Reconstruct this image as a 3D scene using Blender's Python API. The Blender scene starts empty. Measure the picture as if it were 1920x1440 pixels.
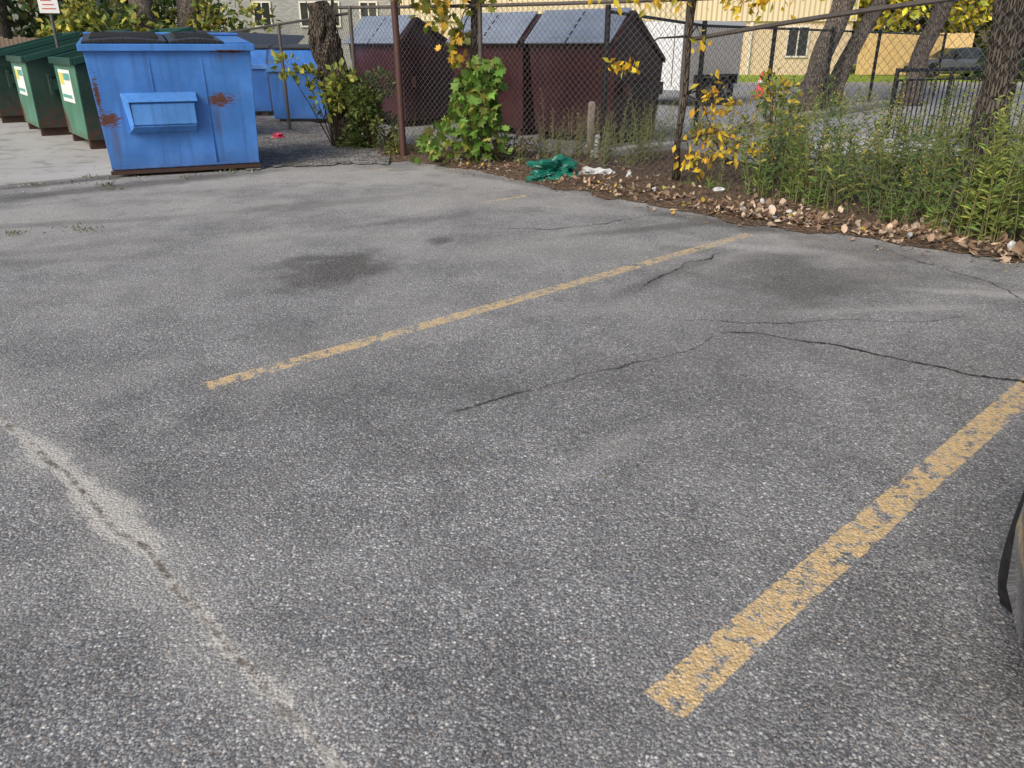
import bpy, math, numpy as np
from mathutils import Vector, Matrix, Euler
rng=np.random.default_rng(7)
D2=np.array([.733,.680]); A2=np.array([-.680,.733])   # parking-line direction, and its left normal
sc=bpy.context.scene
# ------------------------------------------------------------------ node helpers
class NT:
    def __init__(s,name):
        s.mat=bpy.data.materials.new(name); s.mat.use_nodes=True
        s.t=s.mat.node_tree; s.t.nodes.clear()
        s.out=s.t.nodes.new('ShaderNodeOutputMaterial')
        s.co=s.t.nodes.new('ShaderNodeTexCoord').outputs['Object']
    def n(s,typ,**kw):
        nd=s.t.nodes.new(typ)
        for k,v in kw.items(): setattr(nd,k,v)
        return nd
    def link(s,a,b): s.t.links.new(a,b)
    def put(s,inp,v):
        if isinstance(v,bpy.types.NodeSocket): s.link(v,inp)
        else:
            if isinstance(v,(tuple,list)) and len(v)==3 and len(inp.default_value)==4: v=(*v,1)
            inp.default_value=v
    def m(s,op,a,b=0.0,c=0.0,clamp=False):
        nd=s.n('ShaderNodeMath',operation=op); nd.use_clamp=clamp
        s.put(nd.inputs[0],a); s.put(nd.inputs[1],b); s.put(nd.inputs[2],c)
        return nd.outputs[0]
    def sm(s,v,lo,hi,a=0.0,b=1.0):
        nd=s.n('ShaderNodeMapRange',interpolation_type='SMOOTHSTEP')
        s.put(nd.inputs['Value'],v)
        for k,x in (('From Min',lo),('From Max',hi),('To Min',a),('To Max',b)): s.put(nd.inputs[k],x)
        return nd.outputs[0]
    def noise(s,scale,detail=3,rough=.5,co=None,dist=0.0):
        nd=s.n('ShaderNodeTexNoise'); s.put(nd.inputs['Vector'],co or s.co)
        nd.inputs['Scale'].default_value=scale; nd.inputs['Detail'].default_value=detail
        nd.inputs['Roughness'].default_value=rough; nd.inputs['Distortion'].default_value=dist
        return nd.outputs['Fac']
    def vor(s,scale,feature='F1',co=None):
        nd=s.n('ShaderNodeTexVoronoi',feature=feature); s.put(nd.inputs['Vector'],co or s.co)
        nd.inputs['Scale'].default_value=scale
        return nd
    def mix(s,f,a,b,blend='MIX'):
        nd=s.n('ShaderNodeMix',data_type='RGBA',blend_type=blend)
        s.put(nd.inputs[0],f); s.put(nd.inputs[6],a); s.put(nd.inputs[7],b)
        return nd.outputs[2]
    def ramp(s,f,stops):
        nd=s.n('ShaderNodeValToRGB'); s.put(nd.inputs[0],f)
        e=nd.color_ramp.elements
        while len(e)<len(stops): e.new(.5)
        for i,(p,c) in enumerate(stops):
            e[i].position=p; e[i].color=(*c,1) if len(c)==3 else c
        return nd.outputs[0]
    def xyz(s,co=None):
        nd=s.n('ShaderNodeSeparateXYZ'); s.put(nd.inputs[0],co or s.co); return nd.outputs
    def comb(s,x,y,z=0.0):
        nd=s.n('ShaderNodeCombineXYZ')
        for i,v in enumerate((x,y,z)): s.put(nd.inputs[i],v)
        return nd.outputs[0]
    def vscale(s,sc_,co=None):
        nd=s.n('ShaderNodeVectorMath',operation='MULTIPLY'); s.put(nd.inputs[0],co or s.co); nd.inputs[1].default_value=sc_
        return nd.outputs[0]
    def attr(s,name): 
        nd=s.n('ShaderNodeAttribute'); nd.attribute_name=name; return nd
    def bump(s,h,strength=.3,dist=.01,normal=None):
        nd=s.n('ShaderNodeBump'); nd.inputs['Strength'].default_value=strength; nd.inputs['Distance'].default_value=dist
        s.put(nd.inputs['Height'],h)
        if normal: s.link(normal,nd.inputs['Normal'])
        return nd.outputs[0]
    def bsdf(s,col,rough=.6,metal=0.0,normal=None,spec=.5,out=True):
        b=s.n('ShaderNodeBsdfPrincipled')
        s.put(b.inputs['Base Color'],col); s.put(b.inputs['Roughness'],rough); s.put(b.inputs['Metallic'],metal)
        b.inputs['Specular IOR Level'].default_value=spec
        if normal: s.link(normal,b.inputs['Normal'])
        if out: s.link(b.outputs[0],s.out.inputs[0])
        return b
def simple(name,col,rough=.6,metal=0.0,var=.25,scale=6,bump=.1,spec=.5):
    t=NT(name); f=t.noise(scale,3,.6)
    c=t.mix(f,tuple(x*(1-var) for x in col),tuple(min(1,x*(1+var)) for x in col))
    t.bsdf(c,rough,metal,t.bump(t.noise(scale*8,1),bump,.01) if bump>.15 else None,spec)
    return t.mat
# ------------------------------------------------------------------ mesh helpers
def new_obj(name,me,parent=None,mat=None,smooth=False):
    o=bpy.data.objects.new(name,me); sc.collection.objects.link(o)
    if mat:
        for mm in (mat if isinstance(mat,(list,tuple)) else [mat]): me.materials.append(mm)
    if parent: o.parent=parent
    if smooth:
        me.polygons.foreach_set('use_smooth',[True]*len(me.polygons))
    return o
def empty(name,loc=(0,0,0),rz=0.0,M=None):
    o=bpy.data.objects.new(name,None); sc.collection.objects.link(o)
    if M is not None: o.matrix_world=M
    else: o.location=loc; o.rotation_euler=(0,0,rz)
    return o
class MB:
    def __init__(s): s.v=[]; s.f=[]; s.mi=[]
    def add(s,v,f,mi=0):
        b=len(s.v); s.v+= [tuple(float(c) for c in p) for p in v]
        s.f+=[tuple(i+b for i in q) for q in f]; s.mi+=[mi]*len(f)
    def box(s,x0,x1,y0,y1,z0,z1,mi=0,M=None):
        v=[(x,y,z) for z in (z0,z1) for x,y in ((x0,y0),(x1,y0),(x1,y1),(x0,y1))]
        if M: v=[M@Vector(p) for p in v]
        s.add(v,[(3,2,1,0),(4,5,6,7),(0,1,5,4),(1,2,6,5),(2,3,7,6),(3,0,4,7)],mi)
    def hexa(s,b,t,mi=0):   # bottom 4, top 4
        s.add(list(b)+list(t),[(3,2,1,0),(4,5,6,7),(0,1,5,4),(1,2,6,5),(2,3,7,6),(3,0,4,7)],mi)
    def prism(s,prof,x0,x1,mi=0):  # profile in (y,z)
        n=len(prof)
        v=[(x0,y,z) for y,z in prof]+[(x1,y,z) for y,z in prof]
        f=[tuple(range(n))[::-1],tuple(range(n,2*n))]+[(i,(i+1)%n,n+(i+1)%n,n+i) for i in range(n)]
        s.add(v,f,mi)
    def slab(s,p,th,mi=0):   # quad p (4 pts), thickened along normal
        p=[Vector(q) for q in p]; n=(p[1]-p[0]).cross(p[3]-p[0]).normalized()*th
        s.hexa(p,[q+n for q in p],mi)
    def tube(s,pts,rad,seg=8,mi=0,jit=0.0,cap=True):
        pts=[Vector(p) for p in pts]
        if not hasattr(rad,'__len__'): rad=[rad]*len(pts)
        v=[]; f=[]
        for i,p in enumerate(pts):
            d=(pts[min(i+1,len(pts)-1)]-pts[max(i-1,0)]).normalized()
            u=d.cross(Vector((.13,.97,.2))).normalized(); w=d.cross(u)
            for k in range(seg):
                a=2*math.pi*k/seg; r=rad[i]*(1+jit*float(rng.normal()))
                v.append(p+u*math.cos(a)*r+w*math.sin(a)*r)
        for i in range(len(pts)-1):
            for k in range(seg):
                f.append((i*seg+k,i*seg+(k+1)%seg,(i+1)*seg+(k+1)%seg,(i+1)*seg+k))
        if cap: f.append(tuple(range(seg))[::-1]); f.append(tuple((len(pts)-1)*seg+k for k in range(seg)))
        s.add(v,f,mi)
    def obj(s,name,mats,parent=None,bevel=0,smooth=False):
        me=bpy.data.meshes.new(name); me.from_pydata(s.v,[],s.f); 
        me.polygons.foreach_set('material_index',s.mi); me.update()
        o=new_obj(name,me,parent,mats,smooth)
        if bevel:
            b=o.modifiers.new('bevel','BEVEL'); b.width=bevel; b.segments=2; b.limit_method='ANGLE'
        return o
class Acc:   # coloured foliage accumulator
    def __init__(s): s.v=[]; s.f=[]; s.c=[]; s.n=0
    def add(s,v,f,c):
        v=np.asarray(v,float); s.v.append(v); s.f.append((np.asarray(f)+s.n).tolist()); s.c.append(c); s.n+=len(v)
    def leaves(s,pos,size,col,tmpl,up=.5,dirs=None,dirw=1.0):
        pos=np.asarray(pos,float); N=len(pos)
        if N==0: return
        tv=np.array(tmpl[0],float); tf=tmpl[1]
        n=rng.normal(size=(N,3)); n/=np.linalg.norm(n,axis=1)[:,None]; n=n*(1-up)+np.array([0,0,1])*up
        n/=np.linalg.norm(n,axis=1)[:,None]+1e-9
        t=rng.normal(size=(N,3))
        if dirs is not None: t=t*(1-dirw)*.6+np.asarray(dirs)*dirw
        n=n-t*(np.sum(n*t,1)/np.sum(t*t,1))[:,None]
        n/=np.linalg.norm(n,axis=1)[:,None]+1e-9
        t/=np.linalg.norm(t,axis=1)[:,None]+1e-9
        b=np.cross(n,t)
        size=np.broadcast_to(size,(N,))
        V=pos[:,None,:]+size[:,None,None]*(tv[None,:,0:1]*t[:,None,:]+tv[None,:,1:2]*b[:,None,:]+tv[None,:,2:3]*n[:,None,:])
        k=len(tv); V=V.reshape(-1,3)
        C=np.repeat(np.asarray(col,float).reshape(N,3),k,axis=0)
        base=(np.arange(N)*k+s.n)
        for q in tf:
            s.f.append((base[:,None]+np.array(q)[None,:]).tolist())
        s.v.append(V); s.c.append(C); s.n+=len(V)
    def tube(s,pts,rad,col,seg=3,jit=0):
        m=MB(); m.tube(pts,rad,seg,0,jit,cap=False)
        v=np.array(m.v); s.add(v,m.f,np.tile(np.array(col,float),(len(v),1)))
    def obj(s,name,mat,parent=None):
        V=np.concatenate(s.v); C=np.concatenate(s.c); F=[q for g in s.f for q in g]
        me=bpy.data.meshes.new(name); me.from_pydata(V.tolist(),[],F)
        a=me.color_attributes.new('Col','FLOAT_COLOR','POINT')
        a.data.foreach_set('color',np.concatenate([np.clip(C,0,1),np.ones((len(C),1))],1).ravel())
        return new_obj(name,me,parent,mat)
def colvar(base,N,v=.25,alt=None,p=.0):
    c=np.array(base)[None,:]*(1+v*rng.normal(size=(N,1)))*(1+.08*rng.normal(size=(N,3)))
    if alt is not None:
        k=rng.random(N)<p; c[k]=np.array(alt)[None,:]*(1+v*rng.normal(size=(k.sum(),1)))
    return np.clip(c,.005,1)
LEAF=([(0,0,0),(.5,.28,.06),(1,0,-.05),(.5,-.28,.06)],[(0,1,2),(0,2,3)])
LANCE=([(0,0,0),(.45,.11,.03),(1,0,-.12),(.45,-.11,.03)],[(0,1,2),(0,2,3)])
CURL=([(0,0,.10),(.3,.32,.14),(.75,.28,.04),(1,0,.18),(.7,-.3,.09),(.28,-.3,.02),(.5,0,0)],[(0,6,1),(1,6,2),(2,6,3),(3,6,4),(4,6,5),(5,6,0)])
MAPLE=([(0,0,0),(-.08,.32,-.03),(.2,.3,.02),(.28,.62,-.06),(.48,.36,.02),(.75,.42,-.02),(.68,.18,.02),(1,0,-.1),(.68,-.18,.02),(.75,-.42,-.02),(.48,-.36,.02),(.28,-.62,-.06),(.2,-.3,.02),(-.08,-.32,-.03),(.4,0,.05)],
       [(0,14,2,1),(2,14,4,3),(4,14,6,5),(6,14,7),(7,14,8),(8,14,10,9),(10,14,12,11),(12,14,0,13)])
# ------------------------------------------------------------------ materials
def foliage(name,trans=.3,rough=.55):
    t=NT(name); c=t.attr('Col').outputs['Color']
    b=t.bsdf(c,rough,0,out=False,spec=.3)
    tr=t.n('ShaderNodeBsdfTranslucent'); t.link(c,tr.inputs[0])
    mx=t.n('ShaderNodeMixShader'); mx.inputs[0].default_value=trans
    t.link(b.outputs[0],mx.inputs[1]); t.link(tr.outputs[0],mx.inputs[2]); t.link(mx.outputs[0],t.out.inputs[0])
    return t.mat
M_leaf=foliage('foliage_leaf')
def dryleaf():
    t=NT('dry_leaf'); t.bsdf(t.attr('Col').outputs['Color'],.75,0,None,.2); return t.mat
M_dry=dryleaf()

def painted(name,col,rust=.5,patches=(),dents=.5,rough=.42,hz=.12,dustc=.3):
    t=NT(name); X=t.xyz()
    big=t.noise(1.7,4,.6); 
    fade=t.mix(t.sm(big,.35,.7),tuple(c*.80 for c in col),tuple(min(1,c*1.12+.012) for c in col))
    streak=t.noise(1,3,.6,co=t.vscale((14,14,.7)))
    fade=t.mix(t.sm(streak,.48,.72,0,.5),fade,tuple(c*.45+.015 for c in col))
    rn=t.noise(11,5,.72); rn2=t.noise(35,3,.7)
    fade=t.mix(t.sm(t.noise(6,4,.7),.52,.8,0,dustc),fade,tuple(.5*c+.12 for c in col))
    mask=t.m('MULTIPLY',t.sm(X[2],.02,hz,1,0),t.sm(rn,.42,.55))
    mask=t.m('MAXIMUM',mask,t.sm(rn,.70-.06*rust,.76-.06*rust))
    if patches: sn=t.noise(1,5,.78,co=t.vscale((12,12,55)))
    for (px,pz,sx,sz) in patches:
        dx=t.m('DIVIDE',t.m('SUBTRACT',X[0],px),sx); dz=t.m('DIVIDE',t.m('SUBTRACT',X[2],pz),sz)
        r=t.m('SQRT',t.m('ADD',t.m('MULTIPLY',dx,dx),t.m('MULTIPLY',dz,dz)))
        k=t.sm(t.m('ADD',t.m('MULTIPLY',r,.32),sn),.74,.66)
        mask=t.m('MAXIMUM',mask,k)
        rz=t.m('DIVIDE',t.m('SUBTRACT',t.m('SUBTRACT',X[2],pz),-sz*2.2),sz*2.4); rx=t.m('MULTIPLY',dx,1.1)
        rr=t.m('ADD',t.m('MULTIPLY',rz,rz),t.m('MULTIPLY',rx,rx))
        fade=t.mix(t.m('MULTIPLY',t.sm(rr,1,0),t.sm(streak,.42,.62,0,.45)),fade,(.10,.08,.09))
    rc=t.mix(rn2,(.035,.015,.010),(.15,.05,.026))
    c=t.mix(mask,fade,rc)
    low=t.sm(X[2],0,.35,.5,0)
    c=t.mix(t.m('MULTIPLY',low,big),c,(.07,.06,.05))
    t.bsdf(c,t.m('ADD',rough,t.m('MULTIPLY',mask,.4)),0,t.bump(t.noise(1.6,2),.35*dents,.12),.5)
    return t.mat
M_blue=painted('blue_paint',(.052,.20,.57),.45,[(1.38,.86,.22,.11),(.06,.66,.20,.12),(0.0,.95,.04,.3),(1.55,1.42,.3,.03)])
M_blue_l=painted('blue_paint_light',(.085,.27,.68),.5)
M_blue2=painted('blue_paint_far',(.04,.20,.64),.1)
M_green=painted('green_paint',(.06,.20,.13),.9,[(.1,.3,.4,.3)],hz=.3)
M_green_shade=painted('green_paint_shaded',(.012,.042,.030),1.1,hz=.7)  # same green with the sides' shade put into the colour, plus more rust
M_maroon=painted('maroon_paint',(.050,.011,.015),.0,rough=.34,dents=1.2,dustc=.12)
M_maroon2=painted('maroon_paint_dark',(.03,.007,.010),.0,rough=.4,dustc=.1)
M_black=simple('black_plastic',(.018,.018,.02),.42,var=.4,scale=3)
M_steel=simple('galvanised_lid',(.46,.51,.58),.32,.7,var=.3,scale=3,bump=.2)
M_rustdark=simple('rusty_steel',(.05,.025,.018),.8,var=.5,scale=12,bump=.4)
M_white=simple('white_paint',(.75,.75,.74),.5,var=.05)
M_red=simple('red_paint',(.55,.05,.04),.5,var=.1)
M_yellowst=simple('yellow_sticker',(.70,.60,.15),.5,var=.1)
M_teal=simple('teal_sticker',(.10,.35,.30),.5,var=.1)
M_galv=simple('galvanised_wire',(.10,.10,.10),.55,.3,var=.5,scale=20)
M_blackm=simple('black_metal',(.012,.012,.014),.4,.2,var=.2)
M_polebrown=simple('rusty_brown_pole',(.075,.035,.03),.6,.1,var=.3,scale=15)
M_conc=simple('concrete_grey',(.32,.31,.29),.9,var=.3,scale=5,bump=.4)
M_wood=simple('weathered_wood',(.24,.21,.17),.85,var=.35,scale=14,bump=.5)

def bark(name,a,b,sc_=1):
    t=NT(name)
    v=t.vor(16*sc_,'DISTANCE_TO_EDGE',co=t.vscale((1.4,1.4,.28))); n=t.noise(9,4,.7)
    e=t.sm(t.m('ADD',v.outputs['Distance'],t.m('MULTIPLY',n,.12)),.05,.28)
    c=t.mix(e,a,b); c=t.mix(t.sm(n,.4,.75,0,.5),c,tuple(x*1.25 for x in b))
    t.bsdf(c,.9,0,t.bump(e,1.0,.03),.2); return t.mat
M_bark=bark('bark_grey_brown',(.035,.028,.022),(.12,.10,.08),1.8)
M_bark2=bark('bark_pale',(.07,.058,.048),(.20,.17,.145),1.3)

# ------------------------------------------------------------------ asphalt lot
def pnoise(P,scale,octv=4,rough=.55,seed=0):
    """vectorised 2-D gradient noise, about 0..1"""
    r=np.random.default_rng(seed+100); tot=np.zeros(len(P)); amp=1; nrm=0
    G=r.normal(size=(256,256,2)); G/=np.linalg.norm(G,axis=2)[:,:,None]
    for o in range(octv):
        q=P*scale*(2**o)+17.3*o+seed*3.1; i=np.floor(q).astype(int); f=q-i; u=f*f*f*(f*(f*6-15)+10)
        def g(dx,dy):
            gg=G[(i[:,0]+dx)%256,(i[:,1]+dy)%256]; return gg[:,0]*(f[:,0]-dx)+gg[:,1]*(f[:,1]-dy)
        a=g(0,0)*(1-u[:,0])+g(1,0)*u[:,0]; b=g(0,1)*(1-u[:,0])+g(1,1)*u[:,0]
        tot+=amp*(a*(1-u[:,1])+b*u[:,1]); nrm+=amp; amp*=rough
    return .5+tot/nrm*1.0
def ss(x,a,b):
    t=np.clip((x-a)/(b-a),0,1); return t*t*(3-2*t)
def poly_field(P,pts,fade=.25,wob=.10,seed=0):
    pts=np.array(pts,float); best=np.full(len(P),1e9); sd=np.zeros(len(P)); tt=np.zeros(len(P)); acc=0
    for i in range(len(pts)-1):
        a,b=pts[i],pts[i+1]; d=b-a; L=np.hypot(*d); u=d/L
        r=P-a; s=r@u; sc_=np.clip(s,0,L); q=r-sc_[:,None]*u
        dist=np.hypot(q[:,0],q[:,1]); side=u[0]*r[:,1]-u[1]*r[:,0]
        k=dist<best; best[k]=dist[k]; sd[k]=(np.sign(side)*dist)[k]; 
        tt[k]=(acc+s)[k]; acc+=L
    sd=sd+(pnoise(P,2.6,4,.6,seed)-.5)*wob*2
    m=np.clip(tt/fade,0,1)*np.clip((acc-tt)/fade,0,1)*(.72+.5*ss(pnoise(P,1.6,3,.5,seed+50),.36,.60))
    return sd,m
cracks={'c1':([(3.2,3.1),(2.5,3.466),(2.295,3.567),(2.058,3.746),(1.759,3.983),(1.451,4.128),(1.162,4.182)],.12,.05),
'c1b':([(1.162,4.182),(.95,3.90),(.662,3.71),(.374,3.567),(-.025,3.279),(-.333,3.107)],.12,.05),
'c2':([(.861,4.39),(1.389,4.341),(2.04,4.39),(2.51,4.36),(3.0,4.5)],.4,.06),
'c3':([(.812,4.933),(1.07,5.391),(1.38,5.765),(1.75,6.10)],.3,.08),
'c4':([(-.4,7.0),(.334,6.888),(.677,6.998),(1.285,7.477),(1.7,7.6)],.5,.08),
'c5':([(2.9,6.3),(3.3,5.2),(3.25,4.4),(3.6,3.8)],.5,.12),
'sand':([(-3.3,3.6),(-2.27,3.08),(-1.75,2.61),(-1.41,2.28),(-1.04,1.93),(-.77,1.63),(-.55,1.41),(-.39,1.26),(-.1,.9)],.6,.03)}
xs=np.concatenate([np.arange(-30,-7,1.),np.arange(-7,5.01,.04),np.arange(6,15,1.)])
ys=np.concatenate([np.arange(-16,.4,1.),np.arange(.5,11.51,.04),np.arange(12,23,1.)])
GX,GY=np.meshgrid(xs,ys); P=np.stack([GX.ravel(),GY.ravel()],1); nx,ny=len(xs),len(ys)
idx=np.arange(nx*ny).reshape(ny,nx)
F=np.stack([idx[:-1,:-1],idx[:-1,1:],idx[1:,1:],idx[1:,:-1]],-1).reshape(-1,4)
me=bpy.data.meshes.new('asphalt_lot')
me.from_pydata(np.concatenate([P,np.zeros((len(P),1))],1).tolist(),[],F.tolist())
def setat(nm,val):
    a=me.attributes.new(nm,'FLOAT','POINT'); a.data.foreach_set('value',np.asarray(val).astype(np.float32))
F_={}
for i,(k,(pts,fd,wb)) in enumerate(cracks.items()):
    sd,m=poly_field(P,pts,fd,wb,(i*7+1) if k!='c1b' else 1); F_[k]=(sd,m); setat(k,sd); setat(k+'m',m)
nzA=pnoise(P,3.3,4,.62,3); nzB=pnoise(P,1.1,5,.62,5)
def ell(cx,cy,sx,sy,ang,soft=.45,nz=.5):
    c,s_=math.cos(ang),math.sin(ang); dx=P[:,0]-cx; dy=P[:,1]-cy
    r=np.hypot((dx*c+dy*s_)/sx,(dy*c-dx*s_)/sy)+(nzA-.5)*nz*3+(nzB-.5)*nz*1.5
    return ss(r,1+soft,1-soft*.9)
dark=np.zeros(len(P))
for (cx,cy,sx,sy,a,st,sf) in [(-1.30,5.58,.36,.42,0,.72,.6),(-1.25,5.2,.18,.2,0,.5,.6),(-.6,6.43,.10,.14,0,.65,.5),(2.1,5.15,.6,.36,.2,.55,.8),(1.9,5.65,.55,.25,.4,.5,.9),(2.75,5.45,.35,.2,0,.45,.9),(.6,3.65,.7,.16,.35,.25,.7),(.1,3.4,.4,.10,.4,.22,.7),
        (-2.0,8.1,.9,.2,.5,.3,.6),(-.9,7.3,.7,.1,.5,.3,.6),(1.3,6.95,.8,.1,.4,.45,.6),(2.9,6.0,.4,.25,-.6,.45,.6),(-3.6,6.2,1.0,.12,.5,.2,.6),(-4.7,9.05,2.0,.22,.75,.65,.6),(-6.5,7.5,1.8,.22,.75,.6,.6),(-5.3,9.55,1.0,.16,.75,.7,.5),(.95,5.2,.5,.07,.9,.35,.6),(1.3,5.6,.5,.07,.8,.4,.6),(1.9,7.2,.9,.14,-.75,.55,.6),(.3,9.3,1.2,.12,-.8,.4,.6),(-4.6,7.0,1.2,.10,.3,.35,.6),(-3.9,5.7,.9,.10,.2,.25,.6),(3.2,5.3,.3,.1,-.8,.4,.6)]:
    dark=np.maximum(dark,ell(cx,cy,sx,sy,a,sf)*st)
pale=np.zeros(len(P))
for (cx,cy,sx,sy,a,st) in [(2.05,6.15,.6,.10,-.3,.6),(1.75,5.9,.25,.08,.9,.45),(3.0,4.95,.6,.06,-.25,.7),(2.7,5.35,.35,.05,.2,.5),(2.4,4.6,.5,.05,.1,.45),(.45,2.8,.30,.08,.7,.30),(-1.9,9.9,1.4,.5,-.1,.65),(-4.3,7.6,1.3,.5,.4,.5),(-.4,9.4,1.0,.3,-.5,.5),(-2.9,3.6,.9,.2,-.4,.25),(-3.5,9.5,1.2,.3,.5,.5),(-6,6.5,1.2,.5,.4,.4),(.9,4.7,.7,.2,.3,.2)]:
    pale=np.maximum(pale,ell(cx,cy,sx,sy,a,.6,.8)*st)
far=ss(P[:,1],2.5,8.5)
dust=far*(.14+.46*ss(pnoise(P,.9,5,.62,11),.34,.66))+.14*ss(pnoise(P,.7,5,.66,13),.52,.70)  # dust plus grazing-view lightening, painted in with distance
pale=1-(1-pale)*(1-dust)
lum=(.92+.16*ss(pnoise(P,.5,5,.6,21),.3,.7))*(.87+.26*ss(pnoise(P,2.2,5,.68,22),.3,.7))
setat('dark',dark); setat('pale',pale); setat('lum',lum*1.27)
sd,m=F_['sand']
ad=np.abs(sd); wide=.13*np.exp(-(((P[:,0]+1.42)/.30)**2+((P[:,1]-2.36)/.30)**2))+.05*np.exp(-(((P[:,0]+1.85)/.3)**2+((P[:,1]-2.75)/.3)**2))
side=np.where(sd>0,1.1,.6)
setat('sandw',.020+wide*side+.022*ss(pnoise(P,2.6,3,.5,31),.4,.7))
setat('sandhalo',m*ss(ad+(pnoise(P,5,4,.6,32)-.5)*.25,.22,.02)*.30)
t=NT('asphalt'); X=t.xyz()
f1=t.noise(42,3,.68)
v1=t.vor(96); v2=t.vor(220)
C1=t.xyz(v1.outputs['Color']); r1=C1[0]; r2=t.xyz(v2.outputs['Color'])[1]
g1=t.ramp(r1,[(0,(.075,.077,.082)),(.42,(.125,.127,.133)),(.70,(.185,.186,.188)),(.88,(.28,.276,.27)),(.96,(.43,.425,.41)),(1,(.54,.53,.50))])
g1=t.mix(t.sm(C1[2],.84,.92,0,.45),g1,(.22,.165,.12))
g2=t.ramp(r2,[(0,(.045,.047,.051)),(.55,(.125,.128,.133)),(1,(.34,.338,.332))])
edge=t.sm(v1.outputs['Distance'],.30,.55)
col=t.mix(t.m('MULTIPLY',edge,.88),g1,g2)
col=t.mix(t.sm(f1,.53,.66,0,.5),col,(.045,.046,.049))
hs=t.n('ShaderNodeVectorMath',operation='SCALE'); t.link(col,hs.inputs[0]); t.link(t.attr('lum').outputs['Fac'],hs.inputs['Scale']); col=hs.outputs[0]
jit=t.sm(f1,.35,.65,.6,1.3)
sp=t.m('ADD',.45,t.m('MULTIPLY',r2,.75))
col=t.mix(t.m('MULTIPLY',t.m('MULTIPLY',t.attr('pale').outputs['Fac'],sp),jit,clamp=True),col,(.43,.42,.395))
col=t.mix(t.m('MULTIPLY',t.attr('dark').outputs['Fac'],jit,clamp=True),col,(.058,.054,.048))
sdm=t.attr('sandm').outputs['Fac']; sda=t.m('ABSOLUTE',t.attr('sand').outputs['Fac']); wv=t.attr('sandw').outputs['Fac']
f2=t.noise(16,5,.72)
sandm=t.sm(t.m('ADD',sda,t.m('MULTIPLY',t.m('SUBTRACT',f2,.5),.13)),wv,t.m('MULTIPLY',wv,.35))
sandm=t.m('MULTIPLY',sandm,t.m('MULTIPLY',.95,t.sm(sdm,.0,.25)))
sandm=t.m('MAXIMUM',sandm,t.m('MULTIPLY',t.attr('sandhalo').outputs['Fac'],jit))
col=t.mix(sandm,col,t.mix(r2,(.31,.295,.27),(.55,.53,.49)))
ins=t.m('MULTIPLY',t.sm(t.m('ADD',sda,t.m('MULTIPLY',t.m('SUBTRACT',f1,.5),.03)),.018,.004),t.sm(f2,.40,.55,0,.8))
col=t.mix(t.m('MULTIPLY',ins,sdm,clamp=True),col,(.13,.11,.09))
crk=None
for i,(k,w,st) in enumerate((('c1',.009,1.),('c1b',.005,.8),('c2',.005,.75),('c3',.006,.85),('c4',.009,.75),('c5',.005,.7))):
    d=t.attr(k).outputs['Fac']; mm=t.attr(k+'m').outputs['Fac']
    a_=t.m('ABSOLUTE',t.m('ADD',d,t.m('MULTIPLY',t.m('SUBTRACT',f1,.5),.055)))
    e=t.m('MULTIPLY',t.sm(t.m('SUBTRACT',a_,t.m('MULTIPLY',mm,w)),.008,-.0005),t.m('MULTIPLY',t.m('MULTIPLY',mm,st),t.sm(f2,.34,.5,.45,1)),clamp=True)
    crk=e if crk is None else t.m('MAXIMUM',crk,e)
# painted stall lines (worn)
pn=t.noise(19,6,.74); pn3=t.noise(4.5,2,.6); pcoarse=t.m('ADD',t.m('MULTIPLY',pn,.8),t.m('MULTIPLY',r2,.07))
pcoarse=t.m('ADD',pcoarse,t.m('MULTIPLY',edge,.045))
wl=t.m('MULTIPLY',t.m('SUBTRACT',pn,.5),.035)
pmask=None
lines=[((.37,1.436),4.9,.060,.500),((-1.4745,3.402),4.85,.055,.478),((-3.31,5.38),4.85,.05,.35),((-5.15,7.36),4.85,.05,.345),((2.21,-.54),4.9,.055,.5)]
for (sx,sy),L,hw,keep in lines:
    dx=t.m('SUBTRACT',X[0],sx); dy=t.m('SUBTRACT',X[1],sy)
    u=t.m('ADD',t.m('MULTIPLY',dx,.733),t.m('MULTIPLY',dy,.68)); v=t.m('SUBTRACT',t.m('MULTIPLY',dy,.733),t.m('MULTIPLY',dx,.68))
    inside=t.m('MULTIPLY',t.sm(t.m('ADD',t.m('ABSOLUTE',v),wl),hw,hw-.006),t.m('MULTIPLY',t.sm(t.m('ADD',u,wl),0,.008),t.sm(t.m('ADD',u,wl),L,L-.01)))
    wear=t.m('ADD',keep,t.sm(u,L-1.1,L-.4,0,.10)) if keep<.4 else keep
    wearv=t.m('ADD',wear,t.m('MULTIPLY',t.m('SUBTRACT',pn3,.5),.22))
    e=t.m('MULTIPLY',inside,t.sm(t.m('SUBTRACT',wearv,pcoarse),-.009,.009))
    pmask=e if pmask is None else t.m('MAXIMUM',pmask,e)
fx=t.m('DIVIDE',t.m('ADD',X[0],.25),1.0); fy=t.m('DIVIDE',t.m('SUBTRACT',X[1],2.55),.4)
fr=t.sm(t.m('ADD',t.m('MULTIPLY',fx,fx),t.m('MULTIPLY',fy,fy)),1,0)
pmask=t.m('MAXIMUM',pmask,t.m('MULTIPLY',fr,t.sm(pn,.64,.68)))
pcol=t.mix(t.sm(f1,.35,.65),(.52,.36,.17),(.76,.56,.30))
pcol=t.mix(t.sm(X[1],2.6,6,0,.35),pcol,(.40,.34,.22))
pcol=t.mix(t.m('MULTIPLY',edge,.25),pcol,(.34,.25,.15))
col=t.mix(t.m('MULTIPLY',pmask,.94),col,pcol)
col=t.mix(crk,col,(.028,.027,.026))
h=t.m('MULTIPLY',t.m('SUBTRACT',1.0,v1.outputs['Distance']),t.m('ADD',.5,r1))
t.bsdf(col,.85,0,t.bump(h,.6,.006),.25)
lot=new_obj('asphalt_lot',me,None,t.mat)

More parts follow.
